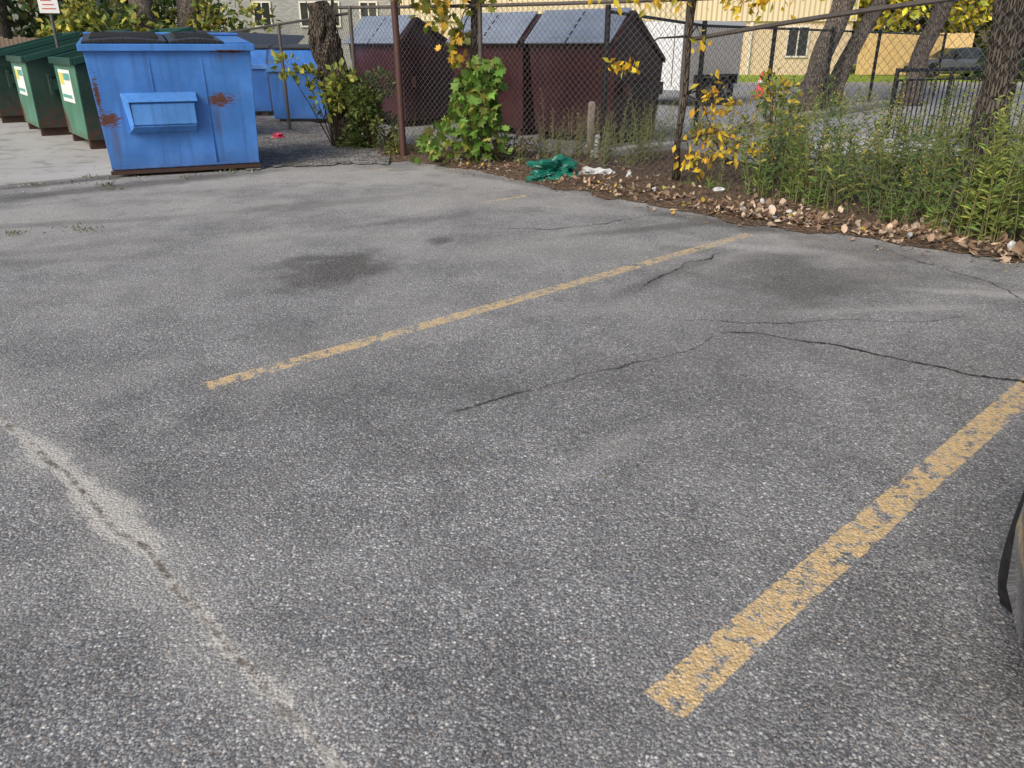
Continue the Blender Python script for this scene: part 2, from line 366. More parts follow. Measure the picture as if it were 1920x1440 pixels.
# ------------------------------------------------------------------ other ground sheets
def sheet(name,pts,z,mat,parent=None):
    mbb=MB(); mbb.add([(x,y,z) for x,y in pts],[tuple(range(len(pts)))]); return mbb.obj(name,mat,parent)
t=NT('dry_ground'); n1=t.noise(.3,4); n2=t.noise(6,4,.7)
c=t.mix(n1,(.10,.10,.085),(.19,.18,.15)); c=t.mix(t.sm(n2,.4,.7,0,.5),c,(.07,.09,.04)); t.bsdf(c,.95,0,None); M_ground=t.mat
sheet('ground',[(-400,-400),(400,-400),(400,600),(-400,600)],-.03,M_ground)
t=NT('concrete_pad'); n1=t.noise(.8,5,.65); n2=t.noise(40,3,.7)
c=t.mix(n1,(.30,.295,.28),(.47,.46,.435)); c=t.mix(t.sm(n2,.5,.75,0,.4),c,(.20,.195,.185)); 
c=t.mix(t.sm(t.noise(2.1,4,.6,dist=.8),.50,.70,0,.6),c,(.14,.13,.115))
c=t.mix(t.sm(t.noise(9,4,.7),.60,.70,0,.6),c,(.08,.07,.06))
t.bsdf(c,.85,0,t.bump(n2,.3,.006)); M_pad=t.mat
p0=np.array([-5.06,10.02]); pad=[p0-25*D2, p0+2.1*D2, p0+2.1*D2+16*A2, p0-25*D2+16*A2]
mb=MB(); mb.hexa([(*p,-.01) for p in pad],[(*p,.02) for p in pad]); mb.obj('concrete_pad',M_pad,bevel=.01)
t=NT('road_asphalt'); n1=t.noise(.5,4,.6); n2=t.noise(60,2,.7)
c=t.mix(n1,(.24,.243,.25),(.36,.36,.365)); c=t.mix(t.sm(n2,.45,.7,0,.4),c,(.18,.18,.185)); t.bsdf(c,.85,0,None); M_road=t.mat
sheet('road',[(3.3,14.9),(3.0,20),(-3,23),(-8,34.5),(70,34.5),(70,6),(8.2,6),(6.8,9.5),(5.6,12.2)],.006,M_road)
t=NT('sunlit_lawn_grass'); n1=t.noise(.5,4,.6); n2=t.noise(14,4,.75)
c=t.mix(n1,(.24,.36,.04),(.42,.52,.07)); c=t.mix(t.sm(n2,.4,.7,0,.5),c,(.11,.18,.03)); t.bsdf(c,.95,0,t.bump(n2,.8,.08),.1)  # background sunlight is put into the grass colour
sheet('lawn',[(-30,34.6),(70,34.6),(70,75),(-30,75)],.012,t.mat)
mb=MB(); mb.box(-8,70,34.2,34.5,0,.13); mb.obj('road_kerb',M_conc,bevel=.02)
t=NT('gravel_dirt'); v=t.vor(55); n1=t.noise(2.5,4,.65)
c=t.ramp(t.xyz(v.outputs['Color'])[0],[(0,(.06,.057,.054)),(.55,(.16,.155,.148)),(1,(.50,.49,.47))])
c=t.mix(t.sm(n1,.42,.66,0,.65),c,(.07,.062,.055))
t.bsdf(c,.95,0,t.bump(t.m('SUBTRACT',1.0,v.outputs['Distance']),.9,.015),.2); M_gravel=t.mat
def res(Q,n):
    d=np.r_[0,np.cumsum(np.hypot(*np.diff(Q,axis=0).T))]; s=np.linspace(0,d[-1],n)
    return np.stack([np.interp(s,d,Q[:,0]),np.interp(s,d,Q[:,1])],1)
def bumpy_strip(name,front,back,nu,nv,z0,mound,mat,jag=.05):
    f_=res(np.array(front,float),nu); b_=res(np.array(back,float),nu); V=[];Fc=[]
    fn=np.convolve(rng.normal(size=nu+8),np.ones(5)/5,'same')[4:-4]*jag*2+rng.normal(size=nu)*jag*.4
    for j in range(nv):
        tt=j/(nv-1)
        for i in range(nu):
            p=f_[i]*(1-tt)+b_[i]*tt
            dn_=(f_[i]-b_[i])/(np.hypot(*(f_[i]-b_[i]))+1e-6)
            p=p+dn_*fn[i]*(1-tt)**4
            z=z0+mound*min(1,tt*5)*(.6+.5*rng.random()) if j else z0-.010
            V.append((p[0],p[1],z))
    for j in range(nv-1):
        for i in range(nu-1):
            Fc.append((j*nu+i,j*nu+i+1,(j+1)*nu+i+1,(j+1)*nu+i))
    me=bpy.data.meshes.new(name); me.from_pydata(V,[],Fc); return new_obj(name,me,None,mat,True)
bumpy_strip('gravel_ground',[(-3.5,10.35),(-2.9,10.75),(-2.3,10.98),(-1.7,11.0)],[(-6.6,18.5),(-4.5,17.5),(-3.2,15.5),(-1.9,13.0)],90,40,.024,.03,M_gravel,.08)
t=NT('leafy_soil'); n1=t.noise(3,5,.7); n2=t.noise(45,3,.75); v=t.vor(38)
c=t.mix(n1,(.055,.040,.030),(.15,.105,.073)); c=t.mix(t.sm(n2,.45,.7,0,.6),c,(.22,.16,.115))
c=t.mix(t.sm(t.xyz(v.outputs['Color'])[0],.75,.9,0,.6),c,(.28,.20,.14))
t.bsdf(c,.95,0,t.bump(v.outputs['Distance'],1,.03),.1); M_soil=t.mat
EDGE=[(-1.9,11.35),(-1.4,11.25),(-.8,10.75),(0,9.85),(.6,8.95),(.96,8.5),(1.54,7.9),(2.13,7.15),(2.54,6.9),(2.92,6.65),(3.2,6.25),(3.49,5.98),(3.8,5.66),(4.6,4.75),(6,2.65)]
BACK=[(-2.2,13.2),(-.6,12.6),(.9,11.7),(1.6,12.3),(2.6,12.4),(3.2,10.6),(4.6,9.4),(6.6,6.5),(8.5,3.5)]
bumpy_strip('soil_verge',EDGE,BACK,170,26,.016,.045,M_soil,.06)

# ------------------------------------------------------------------ leaf litter
Ed=np.array(EDGE); 
def samp_line(Q,n,lo=0,hi=None):
    d=np.r_[0,np.cumsum(np.hypot(*np.diff(Q,axis=0).T))]; s=rng.uniform(lo,hi if hi else d[-1],n)
    p=np.stack([np.interp(s,d,Q[:,0]),np.interp(s,d,Q[:,1])],1); e=.05
    q=np.stack([np.interp(s+e,d,Q[:,0]),np.interp(s+e,d,Q[:,1])],1); u=(q-p); u/=np.hypot(u[:,0],u[:,1])[:,None]+1e-9
    return p,np.stack([-u[:,1],u[:,0]],1),s
lit=Acc()
def litter(n,lo,hi,a,b,size,pal,z=.03,tm=CURL):
    p,nn,s=samp_line(Ed,n,lo,hi); off=rng.gamma(2.0,(b-a)/4,n)+a
    q=p+nn*off[:,None]
    cl=pnoise(q,2.2,3,.6,77); keep=rng.random(n)<np.clip((cl-.33)*4,.12,1); q=q[keep]; off=off[keep]; m=len(q)
    zz=np.where(off<0.03,.006,.03+.02*rng.random(m))
    k=rng.integers(0,len(pal),m); c=np.array(pal)[k]*(1+.25*rng.normal(size=(m,1)))
    lit.leaves(np.c_[q,zz],size*(.5+.7*rng.random(m)),np.clip(c,.01,1),tm,up=.78)
BR=[(.20,.13,.085),(.28,.19,.13),(.13,.085,.055),(.37,.28,.20),(.46,.37,.28),(.24,.155,.10)]
litter(2600,.8,6.0,.02,1.2,.065,BR)
litter(3600,5.5,10.5,-.02,1.0,.07,BR)
litter(650,6.0,10.5,-.04,.6,.105,BR+[(.55,.45,.35),(.50,.38,.28)])
litter(260,.5,10.5,-.35,.5,.05,BR+[(.45,.30,.06)])
litter(260,.5,10.5,0,1.0,.055,[(.5,.36,.05),(.2,.22,.04)])
lit.obj('leaf_litter',M_dry)
sl=Acc()
pp=[(-1.61,7.55),(1.68,3.25),(.82,3.26),(-2.57,7.55),(.4,8.6)]
sl.leaves([(x,y,.004) for x,y in pp],.022,colvar((.05,.04,.03),len(pp)),CURL,up=.95)
q=np.c_[rng.uniform(-5,-1.5,60),rng.uniform(6.0,10,60),np.full(60,.005)]
sl.leaves(q,.018,colvar((.15,.12,.08),60),CURL,up=.9)
s_=rng.uniform(-7,1.8,420); q=np.array([-5.0,9.75])+s_[:,None]*D2-A2*(rng.gamma(1.3,.22,420)-.05)[:,None]
sl.leaves(np.c_[q,np.full(420,.006)],.018+.02*rng.random(420),colvar((.16,.14,.11),420,.4,(.42,.40,.36),.35),CURL,up=.8)
p,nn,s=samp_line(Ed,130,.5,10.5); q=p-nn*rng.gamma(1.1,.14,130)[:,None]
sl.leaves(np.c_[q,np.full(130,.005)],.028,colvar((.22,.16,.11),130),CURL,up=.9)
sl.obj('stray_leaves',M_dry)

# ------------------------------------------------------------------ dumpsters
def frame(origin,tx):
    tx=np.array(tx)/np.hypot(*tx); ty=np.array([-tx[1],tx[0]])
    return Matrix(((tx[0],ty[0],0,origin[0]),(tx[1],ty[1],0,origin[1]),(0,0,1,origin[2] if len(origin)>2 else 0),(0,0,0,1)))
W=1.76; D=1.25; hf=1.46; hb=1.54; fl=.06
E=empty('blue_dumpster',M=frame((-4.95,9.84,.02),(1.607,.727)))
mb=MB()
z0=.06
mb.slab([(0,0,z0),(W,0,z0),(W+fl,-.02,hf),(-fl,-.02,hf)],-.02)
mb.slab([(0,D,z0),(-fl,D+.02,hb),(W+fl,D+.02,hb),(W,D,z0)],-.02)
mb.slab([(0,.022,z0),(-fl,.004,hf),(-fl,D,hb),(0,D-.022,z0)],-.02)
mb.slab([(W,.022,z0),(W,D-.022,z0),(W+fl,D,hb),(W+fl,.004,hf)],-.02)
mb.box(.02,W-.02,.02,D-.02,z0-.004,z0+.02)
o=mb.obj('body',M_blue,E,bevel=.006)
mb=MB()
mb.hexa([(-fl-.05,-.075,hf-.035),(W+fl+.05,-.075,hf-.035),(W+fl+.05,-.022,hf-.035),(-fl-.05,-.022,hf-.035)],[(-fl-.05,-.075,hf+.045),(W+fl+.05,-.075,hf+.045),(W+fl+.05,-.022,hf+.045),(-fl-.05,-.022,hf+.045)])
for x0,x1 in ((-fl-.05,-fl-.004),(W+fl+.004,W+fl+.05)):
    mb.hexa([(x0,-.021,hf-.035),(x1,-.021,hf-.035),(x1,D+.02,hb-.035),(x0,D+.02,hb-.035)],[(x0,-.021,hf+.045),(x1,-.021,hf+.045),(x1,D+.02,hb+.045),(x0,D+.02,hb+.045)])
mb.box(-fl-.05,W+fl+.05,D+.022,D+.07,hb-.035,hb+.045)
mb.obj('rim',M_blue,E,bevel=.008)
mb=MB()
prof=[(-.003,.95),(-.003,.50),(-.13,.585),(-.15,.60),(-.15,.83),(-.13,.85)]
mb.prism(prof,.34,1.06)
mb.slab([(.24,-.004,.965),(1.10,-.004,.965),(1.10,-.17,.865),(.32,-.17,.865)],.012)
mb.slab([(.24,-.006,.955),(.32,-.165,.86),(.335,-.16,.60),(.30,-.006,.49)],.012)
mb.slab([(.26,-.02,.50),(.34,-.14,.585),(1.05,-.14,.585),(1.05,-.02,.50)],-.01)
mb.obj('fork_pocket',M_blue_l,E,bevel=.006)
mb=MB()
mb.box(.62,.632,-.024,-.004,.98,hf-.04); mb.box(1.22,1.232,-.024,-.004,.1,hf-.04)
mb.box(-.0,W,-.02,-.002,.075,.10)
mb.obj('weld_seams',M_blue,E)
mb=MB()
for x in (.12,.9,W-.22): mb.box(x,x+.12,.01,D-.01,0,z0-.006)
mb.box(-.02,W+.02,-.02,.008,.012,.058)
mb.obj('skids',M_rustdark,E)
mb=MB()
def lid(x0,x1):
    n=8
    for i in range(n):
        xa=x0+(x1-x0)*i/n; xb=x0+(x1-x0)*(i+1)/n
        za=.03*math.sin(math.pi*i/n); zb=.03*math.sin(math.pi*(i+1)/n)
        mb.hexa([(xa,-.05,hf+.05),(xb,-.05,hf+.05),(xb,D+.05,hb+.055),(xa,D+.05,hb+.055)],[(xa,-.05,hf+.075+za),(xb,-.05,hf+.075+zb),(xb,D+.05,hb+.09+zb),(xa,D+.05,hb+.09+za)])
    for i in range(1,6):
        y0=D*i/6; zz=hf+(hb-hf)*y0/D+.075
        mb.box(x0+.08,x1-.08,y0-.03,y0+.03,zz,zz+.045)
lid(-.06,.86); lid(.885,1.50)
mb.obj('lids',M_black,E,bevel=.008)
mb=MB(); mb.tube([(-.08,D+.09,hb+.09),(W+.08,D+.09,hb+.09)],.02,8); mb.slab([(1.52,-.04,hf+.047),(W+.06,-.04,hf+.047),(W+.06,D+.03,hb+.047),(1.52,D+.03,hb+.047)],.02)
mb.obj('hinge_bar',M_blue,E)

def slant_dumpster(name,origin,tx,W,D,hf,hb,mat,matd,open_=True,stick=True,matrim=None):
    E=empty(name,M=frame(origin,tx)); mb=MB(); z0=.14; ta=.10
    mb.slab([(ta,0,z0),(W-ta,0,z0),(W,-.0,hf),(0,-.0,hf)],-.02)
    mb.slab([(W-ta,D,z0),(ta,D,z0),(0,D,hb),(W,D,hb)],-.02)
    mb.obj('body_front',mat,E,bevel=.006)
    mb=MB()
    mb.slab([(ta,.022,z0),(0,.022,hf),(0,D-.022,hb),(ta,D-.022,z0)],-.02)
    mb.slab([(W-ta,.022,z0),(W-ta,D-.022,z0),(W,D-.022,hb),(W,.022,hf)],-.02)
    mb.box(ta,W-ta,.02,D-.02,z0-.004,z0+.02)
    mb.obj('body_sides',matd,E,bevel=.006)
    mb=MB()
    mb.box(-.05,W+.05,-.055,-.003,hf-.04,hf+.06); mb.box(-.05,W+.05,D+.003,D+.055,hb-.04,hb+.06)
    for x0,x1 in ((-.05,-.003),(W+.003,W+.05)):
        mb.hexa([(x0,-.0,hf-.04),(x1,-.0,hf-.04),(x1,D,hb-.04),(x0,D,hb-.04)],[(x0,0,hf+.06),(x1,0,hf+.06),(x1,D,hb+.06),(x0,D,hb+.06)])
    mb.obj('rim',matrim or matd,E,bevel=.008)
    mb=MB()
    for sx,s in ((W,1),(0,-1)):
        xa,xb=(sx+.002,sx+.13) if s>0 else (sx-.13,sx-.002)
        mb.hexa([(xa,.35,.78),(xb,.35,.78),(xb,D-.15,.78),(xa,D-.15,.78)],[(xa,.35,.95),(xb,.35,.95),(xb,D-.15,.95),(xa,D-.15,.95)])
        mb.box(xa,xb,.28,.345,.70,1.03)
    mb.obj('fork_pockets',matd,E,bevel=.006)
    mb=MB()
    for x in (ta+.05,W-ta-.17): mb.box(x,x+.12,.03,D-.03,0,z0-.006)
    mb.obj('skids',M_rustdark,E)
    if stick:
        mb=MB(); c=W/2-.05
        mb.box(c-.5,c+.5,-.010,-.004,.66,1.14,0); mb.box(c-.45,c-.1,-.016,-.0105,.92,1.09,1); mb.box(c-.05,c+.45,-.016,-.0105,.99,1.09,2); mb.box(c-.43,c+.35,-.016,-.0105,.72,.77,2)
        mb.obj('sticker',[M_white,M_yellowst,M_teal],E)
    return E
M_grim=simple('dark_green_rim',(.012,.06,.045),.4)
def green(corner,name,tx=(.60,-.80),W=1.85):
    tx=np.array(tx)/np.hypot(*tx); o=np.array(corner)-tx*W
    E=slant_dumpster(name,(*o,.02),tx,W,1.75,1.26,1.70,M_green,M_green_shade,matrim=M_grim)
    h=W/2
    mb=MB()
    mb.slab([(.03,1.83,1.70),(h-.03,1.83,1.70),(h-.03,2.05,.75),(.03,2.05,.75)],.03); mb.slab([(h+.03,1.83,1.70),(W-.03,1.83,1.70),(W-.03,2.05,.75),(h+.03,2.05,.75)],.03)
    mb.obj('lids',M_black,E,bevel=.008); return E
green((-6.50,12.40),'green_dumpster'); green((-8.35,14.35),'green_dumpster',W=2.0)
green((-10.6,16.9),'green_dumpster')

def maroon(corner,W=2.0,D=1.45):
    tx=np.array([.75,-.66]); o=np.array(corner)-tx/np.hypot(*tx)*W
    E=empty('maroon_dumpster',M=frame((*o,.0),tx)); mb=MB()
    z0=.12; zf=1.62; zr=2.02; zb=1.32; yr=.45
    prof=[(0,z0),(0,zf),(yr,zr),(D,zb),(D,z0)]
    n=len(prof); ta=.08
    v=[(ta if z==z0 else 0,y+(.12 if (z==z0 and y==0) else 0),z) for y,z in prof]+[(W-ta if z==z0 else W,y+(.12 if (z==z0 and y==0) else 0),z) for y,z in prof]
    mb.add(v,[tuple(range(n))[::-1],tuple(range(n,2*n))]+[(i,(i+1)%n,n+(i+1)%n,n+i) for i in range(n)])
    mb.obj('body',M_maroon,E,bevel=.012)
    mb=MB()
    mb.box(-.04,W+.04,-.05,-.003,zf-.07,zf-.0); 
    for x0,x1 in ((-.04,-.003),(W+.003,W+.04)):
        mb.hexa([(x0,0,zf-.08),(x1,0,zf-.08),(x1,yr,zr-.08),(x0,yr,zr-.08)],[(x0,0,zf),(x1,0,zf),(x1,yr,zr),(x0,yr,zr)])
        mb.hexa([(x0,yr+.002,zr-.08),(x1,yr+.002,zr-.08),(x1,D,zb-.08),(x0,D,zb-.08)],[(x0,yr+.002,zr),(x1,yr+.002,zr),(x1,D,zb),(x0,D,zb)])
    mb.obj('rim',M_maroon2,E,bevel=.006)
    mb=MB(); sl=(zr-zf)/yr
    mb.slab([(.02,-.12,zf-.12*sl+.02),(W/2-.02,-.12,zf-.12*sl+.02),(W/2-.02,yr-.02,zr+.015),(.02,yr-.02,zr+.015)],.03)
    mb.slab([(W/2+.02,-.12,zf-.12*sl+.02),(W-.02,-.12,zf-.12*sl+.02),(W-.02,yr-.02,zr+.015),(W/2+.02,yr-.02,zr+.015)],.03)
    for k in range(5):
        y=-.06+k*.11; zz=zf+y*sl+.055
        mb.slab([(.06,y,zz),(W-.06,y,zz),(W-.06,y+.035,zz+.035*sl),(.06,y+.035,zz+.035*sl)],.018)
    mb.obj('lids',M_steel,E,bevel=.005)
    mb=MB()
    for s in (0,1):
        x0,x1=((W+.004,W+.12) if s else (-.12,-.004)); mb.box(x0,x1,.25,D-.15,.75,.95)
    mb.obj('fork_pockets',M_maroon2,E,bevel=.006)
    mb=MB()
    for x in (.15,W-.27): mb.box(x,x+.12,.14,D-.03,0,z0-.004)
    mb.obj('skids',M_rustdark,E)
maroon((1.61,13.1),1.78); maroon((.18,14.55),1.78,1.6); maroon((-2.15,16.2),1.6,1.9)

def far_blue(o,tx,W,D,h):
    E=empty('blue_dumpster',M=frame((*o,0),tx)); mb=MB(); z0=.1
    prof=[(0.05,z0),(0,h-.32),(.30,h),(D,h+.05),(D,z0)]
    mb.prism(prof,0,W); mb.obj('body',M_blue2,E,bevel=.015)
    mb=MB(); mb.box(-.04,W+.04,-.04,-.003,h-.40,h-.30); mb.box(.2,W-.2,.03,.045,.5,.56); mb.obj('rim',M_blue_l,E,bevel=.006)
    mb=MB(); mb.slab([(.03,.32,h+.03),(W-.03,.32,h+.03),(W-.03,D,h+.09),(.03,D,h+.09)],.03); mb.obj('lid',M_black,E,bevel=.006)
    mb=MB(); mb.box(.1,.25,.1,D-.1,0,z0-.004); mb.box(W-.25,W-.1,.1,D-.1,0,z0-.004); mb.obj('skids',M_rustdark,E)
far_blue((-4.95,16.95),(.95,.12),1.3,1.4,1.42)
far_blue((-7.3,18.9),(.95,.1),1.7,1.4,1.42)
E=empty('black_lidded_dumpster',M=frame((-8.6,20.8,0),(1,.05))); mb=MB(); mb.prism([(0,.12),(0,1.4),(1.4,1.55),(1.4,.12)],0,3.2); mb.obj('body',simple('dark_container',(.05,.06,.07),.5),E,bevel=.02)
mb=MB(); mb.slab([(0,-.05,1.62),(3.2,-.05,1.45),(3.2,1.45,1.72),(0,1.45,1.86)],.04); mb.obj('lid',M_black,E,bevel=.01)

# ------------------------------------------------------------------ fences
def chain_link(mb,P,Q,h0,h1,sp=.085,r=.0021,zb=.05,wob=.03,seed=0):
    P=np.array(P,float); Q=np.array(Q,float); L=np.hypot(*(Q-P)); u=(Q-P)/L; nrm=np.array([-u[1],u[0]])
    H=(h0+h1)/2-zb
    for sgn in (1,-1):
        s0=-H if sgn>0 else 0
        k=np.arange(s0,L+(0 if sgn>0 else H),sp)
        for a in k:
            b=a+sgn*H
            lo,hi=(0-a)/(b-a),(L-a)/(b-a)
            if lo>hi: lo,hi=hi,lo
            t0=max(0,lo); t1=min(1,hi)
            if t1-t0<.01: continue
            n=max(2,int((t1-t0)*7)+1); pts=[]
            for tt in np.linspace(t0,t1,n):
                s=a+(b-a)*tt; Hs=h0+(h1-h0)*s/L; z=zb+tt*(Hs-zb)
                w=wob*(math.sin(s*2.3+seed)+.6*math.sin(z*3.1+s*.9+seed)); p=P+u*s+nrm*w
                z+=.012*math.sin(s*3.7+seed)
                pts.append((p[0],p[1],z))
            mb.tube(pts,r,3,0,cap=False)
def rail(mb,P,Q,z0,z1,r=.021,sag=0): 
    n=9; pts=[(P[0]+(Q[0]-P[0])*i/n,P[1]+(Q[1]-P[1])*i/n,z0+(z1-z0)*i/n-sag*math.sin(math.pi*i/n)) for i in range(n+1)]; mb.tube(pts,r,8)
S0=(-6.3,18.4); S1=(-2.4,12.7); S2=(1.93,9.36); S3=(4.15,6.0); S4=(7.2,1.4)
E=empty('chain_link_fence')
mb=MB(); chain_link(mb,S0,S1,1.75,1.95,seed=1); chain_link(mb,S1,S2,2.02,1.98,r=.0026,seed=2); chain_link(mb,S2,S3,1.56,1.92,seed=4,wob=.04); chain_link(mb,S3,S4,1.92,1.9,seed=5)
mb.obj('wire_mesh',M_galv,E)
mb=MB(); rail(mb,S0,S1,1.75,1.95); rail(mb,(-2.6,12.9),(2.15,9.2),2.03,1.97,.022,.02); rail(mb,S2,S3,1.56,1.93,.024,-.03); rail(mb,S3,S4,1.93,1.9,.024)
rail(mb,(-.6,11.3),(1.6,9.6),.12,.14,.004)
M_rail=simple('weathered_rail',(.11,.095,.085),.55,.4,var=.45,scale=18); mb.obj('top_rail',M_rail,E)
mb=MB()
for (x,y),h in ((S0,1.8),((-4.2,15.33),1.85),(S1,2.02),(S2,2.02),((-.42,11.18),2.02),(S3,1.98),(S4,1.95)): mb.tube([(x,y,0),(x,y,h),(x,y,h+.03)],[.03,.03,.012],10)
mb.obj('posts',M_rail,E)
mb=MB(); mb.tube([(-1.57,11.59,0),(-1.58,11.59,1.6),(-1.62,11.59,3.4)],.046,14); mb.tube([(-1.57,11.59,.0),(-1.57,11.59,.03)],.09,14); mb.obj('brown_steel_pole',M_polebrown)
B=[(1.39,12.4),(3.3,14.6),(5.2,16.8),(9.5,21.9),(13.8,27)]
E=empty('black_chain_link_fence'); mb=MB()
for i in range(4): chain_link(mb,B[i],B[i+1],1.95 if i==0 else 1.8,1.8,sp=.10,r=.0022,wob=.01,seed=i)
mb.obj('wire_mesh',M_blackm,E); mb=MB()
for i in range(4): rail(mb,B[i],B[i+1],1.96 if i==0 else 1.82,1.82,.024)
for i,(x,y) in enumerate(B): mb.tube([(x,y,0),(x,y,2.05 if i==0 else 1.9)],.042,10)
mb.tube([(7.3,19.3,0),(7.3,19.3,1.9)],.042,10)
mb.obj('posts_and_rails',M_blackm,E)
E=empty('iron_railing'); mb=MB(); RP=[(5.73,12.39),(8.0,13.6),(8.9,11.6),(10.5,9)]
for i in range(3):
    a,b=np.array(RP[i]),np.array(RP[i+1]); L=np.hypot(*(b-a))
    rail(mb,a,b,1.17,1.17,.028); rail(mb,a,b,1.03,1.03,.016); rail(mb,a,b,.14,.14,.02)
    for k in range(int(L/.11)):
        p=a+(b-a)*(k+.5)*.11/L; mb.tube([(p[0],p[1],.14),(p[0],p[1],1.03)],.011,6)
    for k in (0,.5,1): p=a+(b-a)*k; mb.tube([(p[0],p[1],0),(p[0],p[1],1.2)],.032,8)
mb.obj('rails_and_balusters',M_blackm,E)

# ------------------------------------------------------------------ kerbs / concrete bits
mb=MB()
def bar(mb,a,b,w,h,z=0):
    a=np.array(a,float);b=np.array(b,float);u=(b-a)/np.hypot(*(b-a));n=np.array([-u[1],u[0]])*w/2
    q=[a-n,b-n,b+n,a+n]; mb.hexa([(*p,z) for p in q],[(*p,z+h) for p in q])
bar(mb,(1.15,11.3),(2.7,12.55),.16,.16); mb.obj('concrete_wheel_stop',M_conc,bevel=.03)
mb=MB(); bar(mb,(3.9,15.0),(10.4,22.6),.28,.16); mb.obj('concrete_kerb',M_conc,bevel=.03)
mb=MB(); mb.tube([(1.17,12.0,0),(1.16,12.0,.4),(1.17,12.0,.72),(1.17,12.0,.76)],[.06,.058,.055,.03],10,jit=.06); mb.obj('wooden_post',M_wood)

# ------------------------------------------------------------------ litter
def crumple(name,loc,size,mat,seed,sub=4,amp=.35,parent=None):
    import bmesh
    from mathutils import noise
    bm=bmesh.new(); bmesh.ops.create_icosphere(bm,subdivisions=sub,radius=1)
    for v in bm.verts:
        p=v.co.copy(); k=1+amp*noise.noise(p*1.6+Vector((seed,0,0)))*1.5+amp*.6*noise.noise(p*4+Vector((0,seed,0)))+amp*.3*abs(noise.noise(p*9))
        v.co=Vector((p.x*size[0]*k,p.y*size[1]*k,max(-.02,p.z*size[2]*k+size[2]*.6)))
    me=bpy.data.meshes.new(name); bm.to_mesh(me); bm.free(); o=new_obj(name,me,parent,mat,False); o.location=loc; return o
M_gbag=simple('green_plastic_bag',(.008,.12,.085),.3,var=.4,scale=8,bump=.4)
M_wbag=simple('white_plastic',(.50,.51,.51),.4,var=.25,scale=6,bump=.3)
crumple('green_plastic_bag',(.52,9.75,.03),(.27,.18,.12),M_gbag,3,4,.7)
crumple('green_plastic_bag',(.36,9.55,.02),(.15,.09,.06),M_gbag,9,4,.7)
crumple('white_plastic_bag',(1.0,9.85,.03),(.15,.09,.05),M_wbag,5,4,.65)
crumple('white_plastic_bag',(1.2,9.9,.03),(.07,.07,.04),M_wbag,8)
crumple('white_plastic_bag',(1.42,9.6,.03),(.035,.05,.045),M_wbag,12)
crumple('white_plastic_bag',(2.25,8.55,.05),(.06,.04,.03),M_wbag,14)
crumple('white_plastic_bag',(-.75,11.0,.05),(.05,.05,.03),M_wbag,15)
crumple('white_plastic_bag',(1.35,12.6,.05),(.18,.12,.10),M_wbag,19)
crumple('white_plastic_sheet',(5.2,11.2,.08),(.95,.5,.14),M_wbag,21,5)
crumple('paper_scrap',(1.60,7.72,.01),(.035,.025,.008),simple('tan_paper',(.55,.42,.25),.8),2,2)
crumple('pink_wrapper',(-4.05,14.0,.04),(.10,.06,.05),simple('pink_plastic',(.40,.03,.08),.4),6,3,.6)
mats=[M_wbag,simple('brown_card',(.25,.16,.09),.8),simple('grey_plastic',(.3,.31,.33),.4)]
for i in range(26):
    p,nn,s=samp_line(Ed,1,.5,9.5); q=p[0]+nn[0]*rng.uniform(.15,.9)
    crumple('litter_scrap',(q[0],q[1],.045),tuple(rng.uniform(.012,.038,3)),mats[i%3],i*1.7,2)

# ------------------------------------------------------------------ plants
def maple_sapling():
    E=empty('maple_sapling'); a=Acc(); st=Acc()
    base=np.array([-.62,11.0,0.02]); N=400
    st.tube([base,base+(.05,.0,.5),base+(.16,.02,.95),base+(.22,.05,1.3)],[.014,.012,.009,.005],(.10,.07,.04),5)
    pos=[];
    while len(pos)<N:
        z=rng.uniform(.03,1.36); cx=-.62+.28*z/1.3-.05; w=.62*(1-z/1.5)**.8+.08
        if z>.55 and z<.95: w*=.75
        x=cx+w*rng.uniform(-1,1); y=11.0+rng.normal()*.2
        pos.append((x,y,z))
    pos=np.array(pos); out=pos-np.array([-.5,11.25,.3]); out[:,2]=-.35; out/=np.linalg.norm(out,axis=1)[:,None]
    a.leaves(pos,.08+.10*rng.random(N),colvar((.14,.24,.045),N,.34,(.32,.33,.07),.14),MAPLE,up=.35,dirs=out,dirw=.65)
    for i in range(0,N,7):
        st.tube([(base[0]+.12*pos[i,2],11.0,pos[i,2]*.75),tuple(pos[i])],[.004,.002],(.16,.12,.05),3)
    a.obj('leaves',M_leaf,E); st.obj('stems',M_leaf,E)
maple_sapling()
def hang_branches(name,trunk,rad,mat,clusters,col,alt,pa,size,tm=LEAF,E=None):
    E=E or empty(name); mb=MB(); mb.tube(trunk,rad,9,jit=.05); 
    a=Acc()
    for (cx,cy,cz,sx,sy,sz,n) in clusters:
        c=np.array([cx,cy,cz]); 
        k=np.argmin([abs(p[2]-cz-.25) for p in trunk]); s0=np.array(trunk[k])
        mid=(s0+c)/2+np.array([0,0,.12]); mb.tube([s0,mid,c],[.014,.009,.003],5)
        p=c+rng.normal(size=(n,3))*np.array([sx,sy,sz]); 
        for i in range(0,n,5): mb.tube([c+(p[i]-c)*.15,p[i]],[.003,.0015],3)
        a.leaves(p,size*(.6+.7*rng.random(n)),colvar(col,n,.25,alt,pa),tm,up=.3,dirs=np.tile([0,0,-.6],(n,1)),dirw=.5)
    mb.obj('trunk',mat,E,smooth=True); a.obj('leaves',M_leaf,E)
